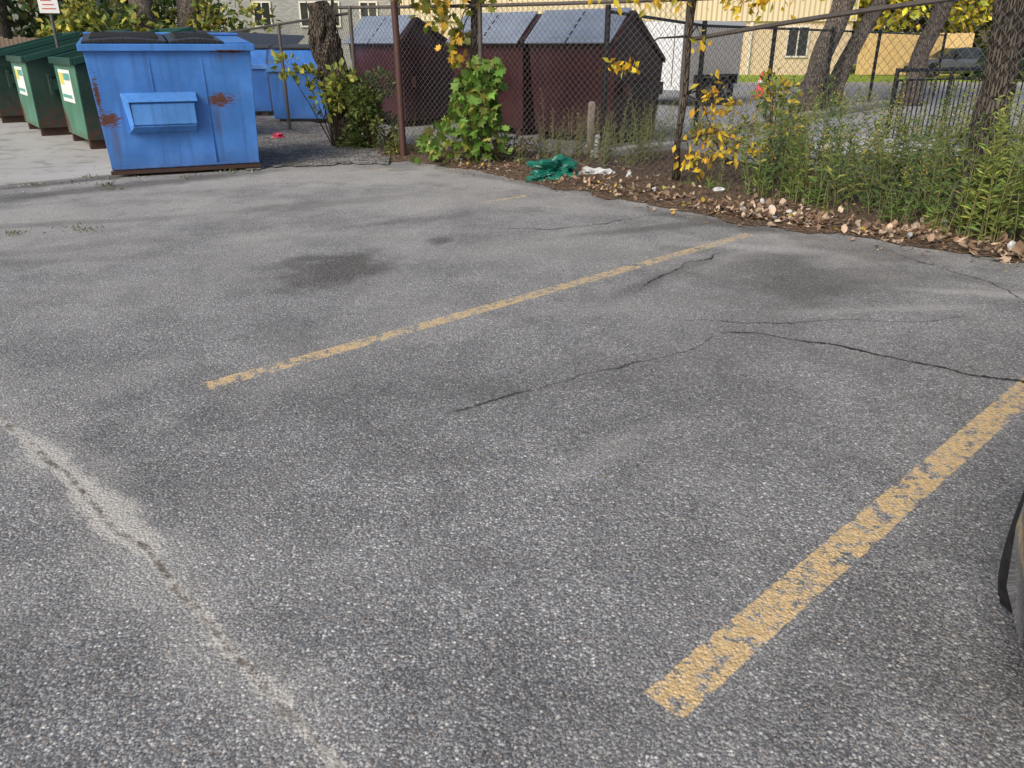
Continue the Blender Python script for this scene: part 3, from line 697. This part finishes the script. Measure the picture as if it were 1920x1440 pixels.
hang_branches('young_tree',[(-.52,11.45,0),(-.53,11.45,1.0),(-.50,11.45,2.0),(-.55,11.5,3.2),(-.6,11.5,4.6)],[.055,.05,.048,.04,.02],M_bark,
  [(-.75,11.2,1.62,.09,.1,.12,34),(-.95,11.2,1.95,.14,.1,.10,46),(-1.1,11.2,2.15,.16,.15,.08,46),(-.6,11.2,2.2,.18,.15,.12,46),(-.75,11.3,1.35,.05,.1,.06,18),(-1.2,11.4,2.8,.5,.4,.3,220),(-.1,11.6,3.2,.5,.4,.4,240),(-.7,11.4,4.0,.6,.5,.5,300),(.1,11.3,2.35,.22,.15,.07,40)],
  (.22,.24,.04),(.58,.36,.05),.40,.11,MAPLE)
hang_branches('yellow_leaved_tree',[(1.93,9.28,0),(1.90,9.27,.5),(1.95,9.27,1.0),(1.93,9.25,1.6),(1.98,9.27,2.2),(1.95,9.27,3.2),(2.0,9.3,4.2)],[.05,.035,.032,.03,.028,.022,.01],M_bark,
  [(2.25,9.05,.62,.16,.1,.05,34),(2.32,9.0,.38,.14,.1,.06,44),(2.05,9.0,.30,.10,.08,.06,30),(2.65,8.9,.48,.14,.08,.05,34),(2.2,9.05,1.0,.05,.05,.10,24),(2.45,9.0,.95,.08,.05,.06,16),(1.25,9.2,1.32,.14,.06,.04,36),(2.05,9.1,1.55,.04,.04,.05,10),(2.18,9.1,.85,.10,.05,.05,22),
   (1.4,9.2,2.02,.22,.1,.06,60),(1.75,9.2,2.08,.18,.1,.08,50),(2.5,9.2,2.0,.16,.1,.10,60),(2.9,9.2,2.05,.12,.1,.08,30),(1.2,9.3,2.5,.4,.3,.15,120),(2.2,9.3,2.9,.6,.4,.3,220),(2.0,9.3,3.8,.6,.5,.4,260)],
  (.72,.47,.04),(.46,.42,.06),.2,.10,LEAF)
def weeds(name,sampler,n,h,col,alt,pa,leafsz=.07,nl=34,stemcol=(.20,.20,.08),lean=.12,tm=LANCE,flower=None):
    a=Acc(); 
    for i in range(n):
        x,y=sampler(); H=rng.uniform(*h)*rng.uniform(.75,1.05); l=rng.normal(size=2)*lean*H
        p=np.array([[x,y,.02],[x+l[0]*.2,y+l[1]*.2,H*.35],[x+l[0]*.55,y+l[1]*.55,H*.7],[x+l[0],y+l[1],H]])
        a.tube(p,[.0045,.0038,.003,.0012],np.array(stemcol)*rng.uniform(.7,1.3),3)
        m=int(nl*H/1.0)+5; tt=rng.uniform(.12,1.0,m)
        q=np.stack([np.interp(tt,[0,.35,.7,1],p[:,k]) for k in range(3)],1)
        ang=rng.uniform(0,6.28,m); d=np.stack([np.cos(ang),np.sin(ang),rng.uniform(.1,.9,m)],1)
        base=np.array(col)*rng.uniform(.65,1.3) if rng.random()>pa else np.array(alt)*rng.uniform(.7,1.2)
        a.leaves(q,leafsz*(1.25-.7*tt)*(.7+.5*rng.random(m)),colvar(base,m,.2),tm,up=.3,dirs=d,dirw=.85)
        if flower is not None and rng.random()<.3:
            m=30; q=p[-1]+rng.normal(size=(m,3))*np.array([.03,.03,.07]); a.leaves(q,.02,colvar(flower,m,.2),LEAF,up=.3)
    return a.obj(name,M_leaf)
def along(a,b,s0,s1,base=None):
    a=np.array(a);b=np.array(b);u=(b-a)/np.hypot(*(b-a)); n=np.array([-u[1],u[0]])
    def f():
        while True:
            p=a+(b-a)*rng.random()+n*rng.uniform(s0,s1)
            if rng.random()<np.clip((pnoise(p[None],1.7,2,.5,91)[0]-.36)*5,.15,1): return p
    return f
GRN=(.12,.20,.05); YG=(.27,.31,.08)
FL=(.50,.42,.09)
weeds('weed_patch',along((2.3,8.7),(4.3,5.5),.05,.9),230,(.45,1.15),GRN,YG,.22,.10,44,flower=FL)
weeds('weed_patch',along((2.6,9.6),(5.4,7.0),.2,1.8),150,(.5,1.25),GRN,YG,.25,.10,40,flower=FL)
weeds('weed_patch',along((2.1,9.1),(4.3,5.6),-.15,.05),70,(.15,.5),GRN,YG,.3,.07,30)
weeds('weed_patch',along((.3,11.0),(1.5,10.2),-.1,1.3),90,(.35,1.0),(.15,.19,.07),(.24,.23,.11),.4,.065,44)
weeds('weed_patch',along((1.5,12.6),(3.0,14.0),-.9,.2),60,(.4,.95),(.13,.17,.06),YG,.3,.07,36)
weeds('weed_patch',along((3.0,14.2),(9.0,21.0),-.8,.1),90,(.3,.8),(.13,.17,.06),YG,.3,.07,26)
weeds('weed_patch',along((-2.3,12.4),(.2,10.6),-.15,.5),60,(.15,.55),(.12,.15,.05),YG,.3,.055,26)
weeds('weed_patch',along((4.2,6.4),(6.8,2.6),-.1,1.5),110,(.4,1.1),GRN,YG,.3,.08,30)
weeds('weed_patch',along((3.75,6.5),(4.15,5.9),-.15,.3),34,(.9,1.35),(.22,.30,.08),(.33,.38,.09),.4,.095,44,lean=.08)
def bush(name,c,r,n,col,alt,pa,size,tm=LEAF,lumps=9):
    a=Acc(); C=np.array(c); L=C+rng.normal(size=(lumps,3))*np.array(r)*.55; L[:,2]=np.clip(L[:,2],.12,None)
    for l in L:
        m=n//lumps; d=rng.normal(size=(m,3)); d/=np.linalg.norm(d,axis=1)[:,None]
        p=l+d*(np.array(r)*.45)*rng.uniform(.5,1.05,(m,1)); p[:,2]=np.clip(p[:,2],.02,None)
        a.leaves(p,size*(.6+.7*rng.random(m)),colvar(col,m,.25,alt,pa),tm,up=.35,dirs=d,dirw=.6)
        a.tube([(C[0],C[1],0),tuple((C+l)/2*np.array([1,1,.6])),tuple(l)],[.012,.008,.004],(.07,.05,.03),4)
    return a.obj(name,M_leaf)
bush('bush',(-2.2,12.5,.50),(.46,.3,.46),2600,(.08,.12,.03),(.17,.19,.05),.25,.08,lumps=13)
bush('bush',(-2.8,12.7,.95),(.46,.25,.28),420,(.22,.27,.06),(.36,.36,.07),.4,.12,lumps=10)
bush('bush',(-1.75,11.9,.25),(.22,.2,.22),420,(.12,.15,.04),(.24,.22,.06),.3,.06,lumps=5)
bush('bush',(.15,11.1,.18),(.3,.2,.15),420,(.15,.14,.06),(.24,.16,.08),.4,.06,lumps=6)
bush('bush',(2.9,10.6,.55),(.3,.3,.3),300,(.36,.34,.07),(.50,.40,.07),.5,.08,lumps=6)
bush('bush',(3.0,9.2,.85),(.35,.3,.35),360,(.20,.26,.06),(.60,.45,.06),.35,.09,lumps=8)
a=Acc()
for (x,y,n,s) in [(-4.72,9.17,26,.06),(-3.76,6.78,24,.05),(-4.31,6.67,24,.05),(-4.5,8.9,14,.05),(-5.6,9.2,18,.05),(-5.2,9.75,16,.06),(-4.0,9.7,14,.05),(-3.6,10.2,20,.07),(-3.9,6.9,12,.04)]:
    ang=rng.uniform(0,6.28,n); d=np.stack([np.cos(ang),np.sin(ang),rng.uniform(.3,1.6,n)],1)
    a.leaves(np.c_[x+rng.normal(size=n)*.07,y+rng.normal(size=n)*.05,np.full(n,.01)],s,colvar((.15,.16,.07),n,.3),LANCE,up=.1,dirs=d,dirw=.9)
a.obj('grass_tufts',M_leaf)

# ------------------------------------------------------------------ trees
def tree(name,trunk,rad,mat,crown,n,col,alt,pa,size,limbs=7,seg=14):
    E=empty(name); mb=MB(); T=[np.array(p,float) for p in trunk]
    pts=[];rr=[]
    for i in range(len(T)-1):
        for k in range(6):
            q=T[i]+(T[i+1]-T[i])*k/6; pts.append(q+np.array([*rng.normal(size=2)*rad[i]*.05,0])); r=rad[i]+(rad[i+1]-rad[i])*k/6
            rr.append(r*(1+.35*math.exp(-q[2]*4)))
    pts.append(T[-1]); rr.append(rad[-1]); mb.tube(pts,rr,seg,jit=.05)
    (cx,cy,cz,sx,sy,sz)=crown; C=np.array([cx,cy,cz]); a=Acc()
    ends=C+rng.normal(size=(limbs*3,3))*np.array([sx,sy,sz])*.55
    for i,e in enumerate(ends):
        s=T[-1]+(T[-2]-T[-1])*rng.uniform(0,.6); mid=s*.45+e*.55+np.array([0,0,.3])*rng.random()
        if i<limbs*2: mb.tube([s,mid,e],[rad[-1]*.5,rad[-1]*.3,.01],6)
        m=n//len(ends); d=rng.normal(size=(m,3)); d/=np.linalg.norm(d,axis=1)[:,None]
        p=e+d*np.array([sx,sy,sz])*.33*rng.uniform(.3,1.1,(m,1))
        a.leaves(p,size*(.6+.7*rng.random(m)),colvar(col,m,.25,alt,pa)*rng.uniform(.75,1.2),LEAF,up=.3)
    mb.obj('trunk',mat,E,smooth=True); a.obj('crown',M_leaf,E); return E
tree('roadside_tree',[(4.06,6.82,0),(4.02,6.85,1.2),(3.98,6.9,2.4),(3.9,7.0,4.6)],[.145,.13,.135,.11],M_bark,(4.2,7.4,6.0,1.8,1.8,1.1),4000,(.10,.15,.03),(.4,.32,.04),.3,.14)
tree('street_tree',[(7.0,19.5,0),(7.2,19.5,1.3),(7.75,19.6,3.0),(8.1,19.7,5.0)],[.30,.24,.22,.2],M_bark2,(8.2,20.5,7.5,3,3,1.8),3000,(.12,.16,.03),(.4,.32,.04),.35,.24)
tree('street_tree',[(7.7,20.2,0),(8.1,20.2,1.3),(8.9,20.3,3.0),(9.6,20.3,5.2)],[.25,.18,.16,.14],M_bark2,(10,21,7.5,2.6,3,1.8),3000,(.12,.16,.03),(.45,.35,.04),.35,.24)
tree('street_tree',[(10.9,22.6,0),(11.0,22.6,1.3),(11.6,22.6,3.4),(11.9,22.6,5.0)],[.28,.22,.2,.18],M_bark2,(12.5,23,7.5,3,3,1.8),3000,(.14,.16,.03),(.5,.38,.04),.4,.24)
E=empty('dead_tree_trunk'); mb=MB()
pts=[(-2.62+(-.32)*k/12+.02*math.sin(k*1.3),12.95,2.1*k/12) for k in range(13)]
mb.tube(pts,[.24,.21,.19,.19,.18,.20,.22,.21,.22,.21,.20,.19,.13],16,jit=.13)
for k in range(90):
    i=rng.integers(2,12); aa=rng.uniform(0,6.28); r=.2; p=np.array(pts[i])+np.array([math.cos(aa)*r,math.sin(aa)*r,rng.uniform(-.1,.1)])
    q=p+np.array([math.cos(aa)*.04,math.sin(aa)*.04,rng.uniform(-.22,.22)]); mb.tube([p,(p+q)/2+np.array([.01,0,0]),q],[.012,.014,.005],4)
mb.obj('trunk',M_bark,E)

def mass(name,x0,x1,y0,y1,h,n,col,alt,pa,size,lumps=26,zlo=0):
    a=Acc(); 
    for i in range(lumps):
        c=np.array([rng.uniform(x0,x1),rng.uniform(y0,y1),rng.uniform(zlo,h)]); R=rng.uniform(.7,1.5)*h*.28
        m=n//lumps; d=rng.normal(size=(m,3)); d/=np.linalg.norm(d,axis=1)[:,None]; p=c+d*R*rng.uniform(.5,1.1,(m,1)); p[:,2]=np.clip(p[:,2],.05,None)
        tint=rng.uniform(.55,1.4)
        a.leaves(p,size*(.6+.8*rng.random(m)),colvar(col,m,.25,alt,pa)*tint,LEAF,up=.35)
    return a.obj(name,M_leaf)
mass('distant_trees',-36,-14,32,44,5.5,14000,(.06,.10,.03),(.15,.15,.04),.3,.38,70)
mass('distant_hedge',-17,-9.5,30,33,2.6,5000,(.18,.23,.05),(.42,.38,.07),.4,.28,34)
mass('distant_trees',-60,-30,25,44,8,7000,(.05,.08,.025),(.12,.12,.03),.3,.55,50)
mass('distant_trees',22,60,52,66,9,12000,(.04,.065,.025),(.12,.13,.04),.3,.6,60)
mass('yellow_trees',15,36,48,54,7,9000,(.80,.62,.06),(.34,.38,.06),.2,.42,44,zlo=2.9)
mass('distant_trees',-70,-10,56,70,11,10000,(.06,.085,.025),(.18,.14,.04),.3,.65,60)
mass('distant_hedge',24,48,47,49,1.2,3000,(.06,.10,.02),(.1,.12,.03),.3,.27,30)
mb=MB()
for (x,y) in ((-13.5,31),(-12.2,32),(-20,33),(-24.5,32)): mb.tube([(x,y,0),(x+.1,y,2),(x+.4,y,6)],[.5,.42,.3],12,jit=.05)
mb.obj('distant_tree_trunks',M_bark2,smooth=True)
a=Acc(); cx,cy=24,38
for k in range(26):
    z=.8+k*.33; R=2.6*(1-k/28)
    m=150; an=rng.uniform(0,6.28,m); rr=R*np.sqrt(rng.uniform(.15,1,m)); p=np.c_[cx+rr*np.cos(an),cy+rr*np.sin(an),z-.25*rr+rng.normal(size=m)*.1]
    d=np.stack([np.cos(an),np.sin(an),-.3*np.ones(m)],1); a.leaves(p,.4,colvar((.02,.045,.025),m,.3),LEAF,up=.3,dirs=d,dirw=.8)
a.tube([(cx,cy,0),(cx,cy,9)],[.3,.05],(.07,.05,.04),8); a.obj('spruce_tree',M_leaf)

# ------------------------------------------------------------------ buildings
t=NT('sunlit_ribbed_cladding'); X=t.xyz(); w=t.m('PINGPONG',X[0],.14); w2=t.sm(w,.02,.07)
c=t.mix(w2,(.46,.36,.23),(.78,.65,.45)); c=t.mix(t.sm(t.noise(.6,3),.3,.7,0,.3),c,(.56,.47,.34)); t.bsdf(c,.55,0,None); M_clad=t.mat  # ribs drawn as tone; warm sunlight put into the colour
def brickmat(name,c1,c2,mo):
    t=NT(name); b=t.n('ShaderNodeTexBrick'); X=t.xyz(); t.link(t.comb(t.m('ADD',X[0],X[1]),X[2]),b.inputs['Vector'])
    b.inputs['Scale'].default_value=1; b.inputs['Brick Width'].default_value=.22; b.inputs['Row Height'].default_value=.075; b.inputs['Mortar Size'].default_value=.008
    t.put(b.inputs['Color1'],c1); t.put(b.inputs['Color2'],c2); t.put(b.inputs['Mortar'],mo)
    c=t.mix(t.sm(t.noise(1.2,3),.3,.7,0,.35),b.outputs['Color'],c1); t.bsdf(c,.85,0,None); return t.mat
M_brick=brickmat('sunlit_tan_brick',(.68,.52,.34),(.78,.61,.42),(.64,.55,.43))  # brick colour raised and warmed to stand in for sunlight
M_shing=brickmat('grey_shingle',(.30,.30,.30),(.44,.44,.43),(.17,.17,.17))
M_glass=simple('window_glass',(.03,.035,.04),.08,0,var=.2,spec=.8); M_frame=simple('cream_trim',(.72,.68,.60),.6)
def window(mb,x,y,z,w,h):
    mb.box(x,x+w,y-.01,y+.03,z,z+h,1)
    for a_,b_,c_,d_ in ((x-.09,x,z-.09,z+h+.09),(x+w,x+w+.09,z-.09,z+h+.09),(x,x+w,z+h,z+h+.09),(x-.001,x+w+.001,z-.09,z),(x+w/2-.03,x+w/2+.03,z,z+h)): mb.box(a_,b_,y-.06,y-.012,c_,d_,0)
E=empty('brick_commercial_building')
mb=MB(); mb.box(-6,18.8,47,60,0,2.75); mb.obj('brick_walls',M_brick,E)
mb=MB(); mb.box(-6.1,18.9,46.85,60.1,2.752,6.5); mb.obj('ribbed_fascia',M_clad,E)
mb=MB(); mb.box(-6.3,19.1,46.6,60.3,6.502,6.8); mb.obj('roof',M_frame,E)
mb=MB(); window(mb,15.3,46.97,1.0,1.1,1.45); window(mb,11.5,46.97,1.0,1.1,1.45); window(mb,7,46.97,1.0,1.4,1.45); window(mb,2,46.97,1.0,1.4,1.45)
mb.box(13.1,13.25,46.8,46.99,0,2.7,0); mb.obj('windows',[M_frame,M_glass],E)
E=empty('grey_shingle_house')
mb=MB(); mb.box(-20,-6.8,50,60,0,6); mb.obj('walls',M_shing,E)
mb=MB(); mb.prism([(49.4,5.9),(55,8.6),(60.6,5.9)],-20.4,-6.4); mb.obj('roof',simple('roof_shingle',(.10,.095,.09),.9),E)
mb=MB(); 
for x in (-18.5,-15,-12.3,-11,-8.8): window(mb,x,49.97,2.6,.9,1.2)
mb.obj('windows',[M_frame,M_glass],E)
E=empty('house'); mb=MB(); mb.box(-44,-26,47,58,0,6); mb.obj('walls',M_shing,E); mb=MB(); mb.prism([(46.4,5.9),(52,9),(58.6,5.9)],-44.4,-25.6); mb.obj('roof',simple('roof_brown',(.09,.07,.06),.9),E)
mb=MB(); 
for x in (-42,-38,-34,-30): window(mb,x,46.97,2.4,1.0,1.3)
mb.obj('windows',[M_frame,M_glass],E)
E=empty('apartment_block'); mb=MB(); mb.box(34,64,68,80,0,9); mb.obj('walls',M_brick,E)
mb=MB(); 
for x in range(36,62,4):
    for z in (1,4,7): window(mb,x,67.97,z,1.4,1.3)
mb.obj('windows',[M_frame,M_glass],E); mb=MB(); mb.box(33.7,64.3,67.7,80.3,9.002,9.3); mb.obj('roof',M_frame,E)
mb=MB(); x=18.95
M_cedar=simple('sunlit_cedar_boards',(.80,.54,.24),.75,var=.3,scale=3)  # board colour brightened as if sunlit
while x<25: mb.box(x,x+.135,46,46.03,0.05,2.15+.02*rng.normal()); x+=.15
mb.box(18.95,25,46.035,46.1,.5,.6); mb.box(18.95,25,46.035,46.1,1.6,1.7); mb.obj('wooden_fence',M_cedar)
mb=MB(); x=-30; M_old=simple('old_fence_boards',(.16,.12,.09),.85,var=.35,scale=3)
while x<-9: mb.box(x,x+.135,28,28.03,.05,1.75+.03*rng.normal()); x+=.15
mb.box(-30,-9,28.035,28.1,.4,.5); mb.box(-30,-9,28.035,28.1,1.3,1.4); mb.obj('wooden_fence',M_old)

# ------------------------------------------------------------------ enclosed trailer
E=empty('enclosed_trailer',M=frame((4.40,21.7,0),(.74,.67)))
M_trw=simple('trailer_white',(.72,.74,.76),.35,var=.08); M_trg=simple('trailer_beige',(.56,.53,.50),.45,var=.1)
mb=MB(); mb.box(0,2.75,0,2.3,.42,2.1); mb.obj('box',M_trg,E,bevel=.04)
mb=MB(); mb.box(-.02,2.77,-.02,-.002,.42,.52); mb.box(-.02,2.77,-.02,-.002,2.0,2.11); mb.box(-.03,-.004,.0,2.3,.43,2.09); mb.obj('trim',M_trw,E)
mb=MB(); mb.box(-.04,-.031,.25,.27,.5,2.0); mb.box(-.04,-.031,2.0,2.02,.5,2.0); mb.box(-.05,-.031,1.1,1.16,.9,1.3); mb.obj('door_bars',M_rail,E)
M_tyre=NT('tyre_rubber'); tt=M_tyre; tt.bsdf(tt.mix(tt.noise(20,3),(.012,.012,.013),(.03,.03,.031)),.75,0,tt.bump(tt.noise(60,2),.3,.005),.3); M_tyre=tt.mat
M_alloy=simple('alloy',(.35,.35,.36),.3,.8)
def wheel(parent,loc,R=.33,w=.22,name='wheel',rot=0):
    mb=MB(); seg=48
    prof=[(-w*.36,R*.62),(-w*.47,R*.70),(-w*.5,R*.86),(-w*.44,R*.965),(-w*.30,R)]
    groove=[(-w*.30,R),(-w*.28,R),(-w*.265,R*.975),(-w*.23,R*.975),(-w*.215,R),(-w*.06,R),(-w*.045,R*.975),(-w*.005,R*.975)]
    full=prof+groove[1:]; full=full+[(-a,b) for a,b in full[::-1]]
    v=[];f=[];n=len(full)
    for k in range(seg):
        a_=2*math.pi*k/seg
        for y,r in full:
            rr=r-(.008 if (k%2==0 and abs(y)>w*.24 and r>R*.95) else 0)
            v.append((math.cos(a_)*rr,y,math.sin(a_)*rr))
    for k in range(seg):
        for j in range(n-1): f.append((k*n+j,k*n+j+1,((k+1)%seg)*n+j+1,((k+1)%seg)*n+j))
    mb.add(v,f,0)
    for s in (-1,1):
        mb.tube([(0,s*w*.20,0),(0,s*w*.30,0)],[R*.64,R*.64],32,1)
        for k in range(5):
            a_=2*math.pi*k/5; M=Matrix.Rotation(a_,4,'Y')
            mb.box(R*.1,R*.6,min(s*w*.30,s*w*.40),max(s*w*.30,s*w*.40),-R*.08,R*.08,2,M)
        mb.tube([(0,s*w*.30,0),(0,s*w*.42,0)],[R*.15,R*.12],16,2)
    o=mb.obj(name,[M_tyre,M_blackm,M_alloy],parent); o.location=loc; o.rotation_euler=(0,0,rot); return o
wheel(E,(1.0,-.14,.36),.36,.22); wheel(E,(1.8,-.14,.36),.36,.22); wheel(E,(1.0,2.42,.36),.36,.22); wheel(E,(1.8,2.42,.36),.36,.22)
mb=MB(); mb.box(.55,2.25,-.26,-.021,.76,.80); mb.box(.55,.60,-.26,-.021,.55,.758); mb.box(2.20,2.25,-.26,-.021,.55,.758); mb.tube([(2.75,1.1,.5),(3.9,1.1,.5)],.05,8); mb.tube([(3.7,1.1,.5),(3.7,1.1,0)],.03,8); mb.obj('fenders_and_hitch',M_blackm,E)
mb=MB(); mb.tube([(0,0,.03),(0,0,.04),(0,0,.72),(0,0,.74)],[.19,.17,.04,.02],20); mb.box(-.22,.22,-.22,.22,0,.03)
mb.tube([(0,0,.42),(0,0,.50)],[.105,.09],20,1); o=mb.obj('traffic_cone',[simple('cone_orange_pink',(.85,.14,.11),.5,var=.1),M_white]); o.location=(7.92,26.4,.01)
E=empty('parking_sign',(-8.72,16.2,0),.25); mb=MB(); mb.tube([(0,0,0),(0,0,2.9)],.03,10); mb.obj('post',M_galv,E)
mb=MB(); mb.box(-.17,.17,-.045,-.035,2.07,2.65,0)
for i,z in enumerate((2.14,2.21,2.28,2.35,2.43,2.53)): mb.box(-.12+.02*(i%2),.12-.03*(i%3),-.05,-.0455,z,z+.014,1)
mb.obj('sign_plate',[M_white,M_red],E)

# ------------------------------------------------------------------ cars
M_lens=simple('headlamp_lens',(.6,.62,.65),.1,.3)
def car(name,M,paint):
    E=empty(name,M=M)
    S=[(0,.42,.30,.55),(.06,.62,.24,.66),(.18,.745,.20,.74),(.38,.835,.18,.80),(.7,.885,.17,.88),(1.1,.895,.17,.95),(1.6,.90,.17,.98),(2.4,.905,.17,.98),(3.2,.90,.17,.99),(3.8,.885,.18,1.0),(4.2,.84,.20,.98),(4.42,.74,.24,.93),(4.5,.58,.32,.86)]
    v=[];f=[];n=20
    for s,w,zb,zt in S:
        for k in range(n):
            a=2*math.pi*k/n-math.pi/2; ca,sa=math.cos(a),math.sin(a); e=.42
            y=w*math.copysign(abs(ca)**e,ca); z=(zb+zt)/2+(zt-zb)/2*math.copysign(abs(sa)**.55,sa)
            v.append((s,y*(1-.05*max(0,(z-.6))),z))
    for i in range(len(S)-1):
        for k in range(n): f.append((i*n+k,i*n+(k+1)%n,(i+1)*n+(k+1)%n,(i+1)*n+k))
    f.append(tuple(range(n))); f.append(tuple((len(S)-1)*n+k for k in range(n))[::-1])
    mb=MB(); mb.add(v,f); body=mb.obj('body',paint,E,smooth=True)
    cm=MB()
    for x in (.88,3.55): 
        for s in (-1,1): cm.tube([(x,s*.60,.34),(x,s*1.2,.34)],.375,28)
    cut=cm.obj('cutter',M_blackm,E)
    md=body.modifiers.new('b','BOOLEAN'); md.object=cut; md.operation='DIFFERENCE'; md.solver='EXACT'
    bpy.context.view_layer.update(); dg=bpy.context.evaluated_depsgraph_get()
    nm=bpy.data.meshes.new_from_object(body.evaluated_get(dg)); body.modifiers.clear(); body.data=nm; bpy.data.objects.remove(cut)
    G_=[(1.25,.70,.97),(1.95,.60,1.40),(2.6,.585,1.46),(3.3,.58,1.42),(4.05,.66,1.0)]
    mb=MB()
    for i in range(len(G_)-1):
        a_,b_=G_[i],G_[i+1]; zb_=.93
        v=[]
        for s,w,z in (a_,b_): v+=[(s,-.76,zb_),(s,-w,z-.03),(s,-w*.8,z),(s,w*.8,z),(s,w,z-.03),(s,.76,zb_)]
        top=0 if i in (1,2) else 1
        mb.add(v,[(0,1,7,6)],1); mb.add(v,[(4,5,11,10)],1)
        mb.add(v,[(1,2,8,7),(2,3,9,8),(3,4,10,9)],top)
    mb.obj('cabin',[paint,M_glass],E)
    mb=MB()
    for s in (-1,1):
        mb.slab([(.10,s*.64,.58),(.42,s*.82,.62),(.42,s*.79,.73),(.13,s*.62,.69)],.012*s,0)
        mb.slab([(4.40,s*.55,.75),(4.40,s*.72,.75),(4.36,s*.72,.88),(4.36,s*.55,.88)],-.06*s,1)
        mb.box(1.75,1.95,min(s*.90,s*1.02),max(s*.90,s*1.02),.98,1.12,2)
    mb.box(-.015,.02,-.38,.38,.33,.50,2)
    mb.obj('lights_and_trim',[M_lens,M_red,M_blackm],E)
    for x in (.88,3.55):
        for s in (-1,1): wheel(E,(x,s*.775,.33),.33,.215)
    return E
def paint(name,col):
    t=NT(name); b=t.bsdf(col,.25,.2); b.inputs['Coat Weight'].default_value=1; b.inputs['Coat Roughness'].default_value=.05; return t.mat
def carframe(nose,back):
    back=np.array(back)/np.hypot(*back); ty=np.array([-back[1],back[0]])
    return Matrix(((back[0],ty[0],0,nose[0]),(back[1],ty[1],0,nose[1]),(0,0,1,0),(0,0,0,1)))
P_black=paint('black_car_paint',(.008,.008,.009))
car('black_car',carframe((1.448,.628),D2),P_black)
car('parked_car',carframe((20.5,43.3),(1,.02)),paint('grey_car_paint',(.10,.11,.13)))
car('parked_car',carframe((-14.2,27.0),(1,.05)),paint('yellow_car_paint',(.55,.36,.03)))
car('parked_car',carframe((-22,26.5),(1,.05)),paint('white_car_paint',(.6,.6,.6)))

# ------------------------------------------------------------------ camera, light, world
cam=bpy.data.cameras.new('camera'); co=bpy.data.objects.new('camera',cam); sc.collection.objects.link(co)
cam.sensor_width=36; cam.lens=27.19; cam.clip_end=2000; cam.clip_start=.05
co.location=(0,0,1.5); co.rotation_euler=(math.radians(90-23.6),0,0); sc.camera=co
el=math.radians(38); sdir=Vector((-.55,-.75,0)).normalized()*math.cos(el)+Vector((0,0,math.sin(el)))
sun=bpy.data.lights.new('sun','SUN'); sun.energy=2.9; sun.angle=math.radians(28); sun.color=(1,.925,.81)
so=bpy.data.objects.new('sun',sun); sc.collection.objects.link(so); so.rotation_euler=sdir.to_track_quat('Z','Y').to_euler()
w=bpy.data.worlds.new('World'); sc.world=w; w.use_nodes=True; nt=w.node_tree
sky=nt.nodes.new('ShaderNodeTexSky'); sky.sky_type='NISHITA'; sky.sun_disc=False; sky.sun_elevation=el; sky.sun_rotation=math.atan2(sdir.x,sdir.y)
sky.dust_density=3.0; sky.ozone_density=.8
bg=nt.nodes['Background']; bg.inputs[1].default_value=.15; nt.links.new(sky.outputs[0],bg.inputs[0])
sc.view_settings.view_transform='Standard'; sc.view_settings.look='None'; sc.view_settings.exposure=0
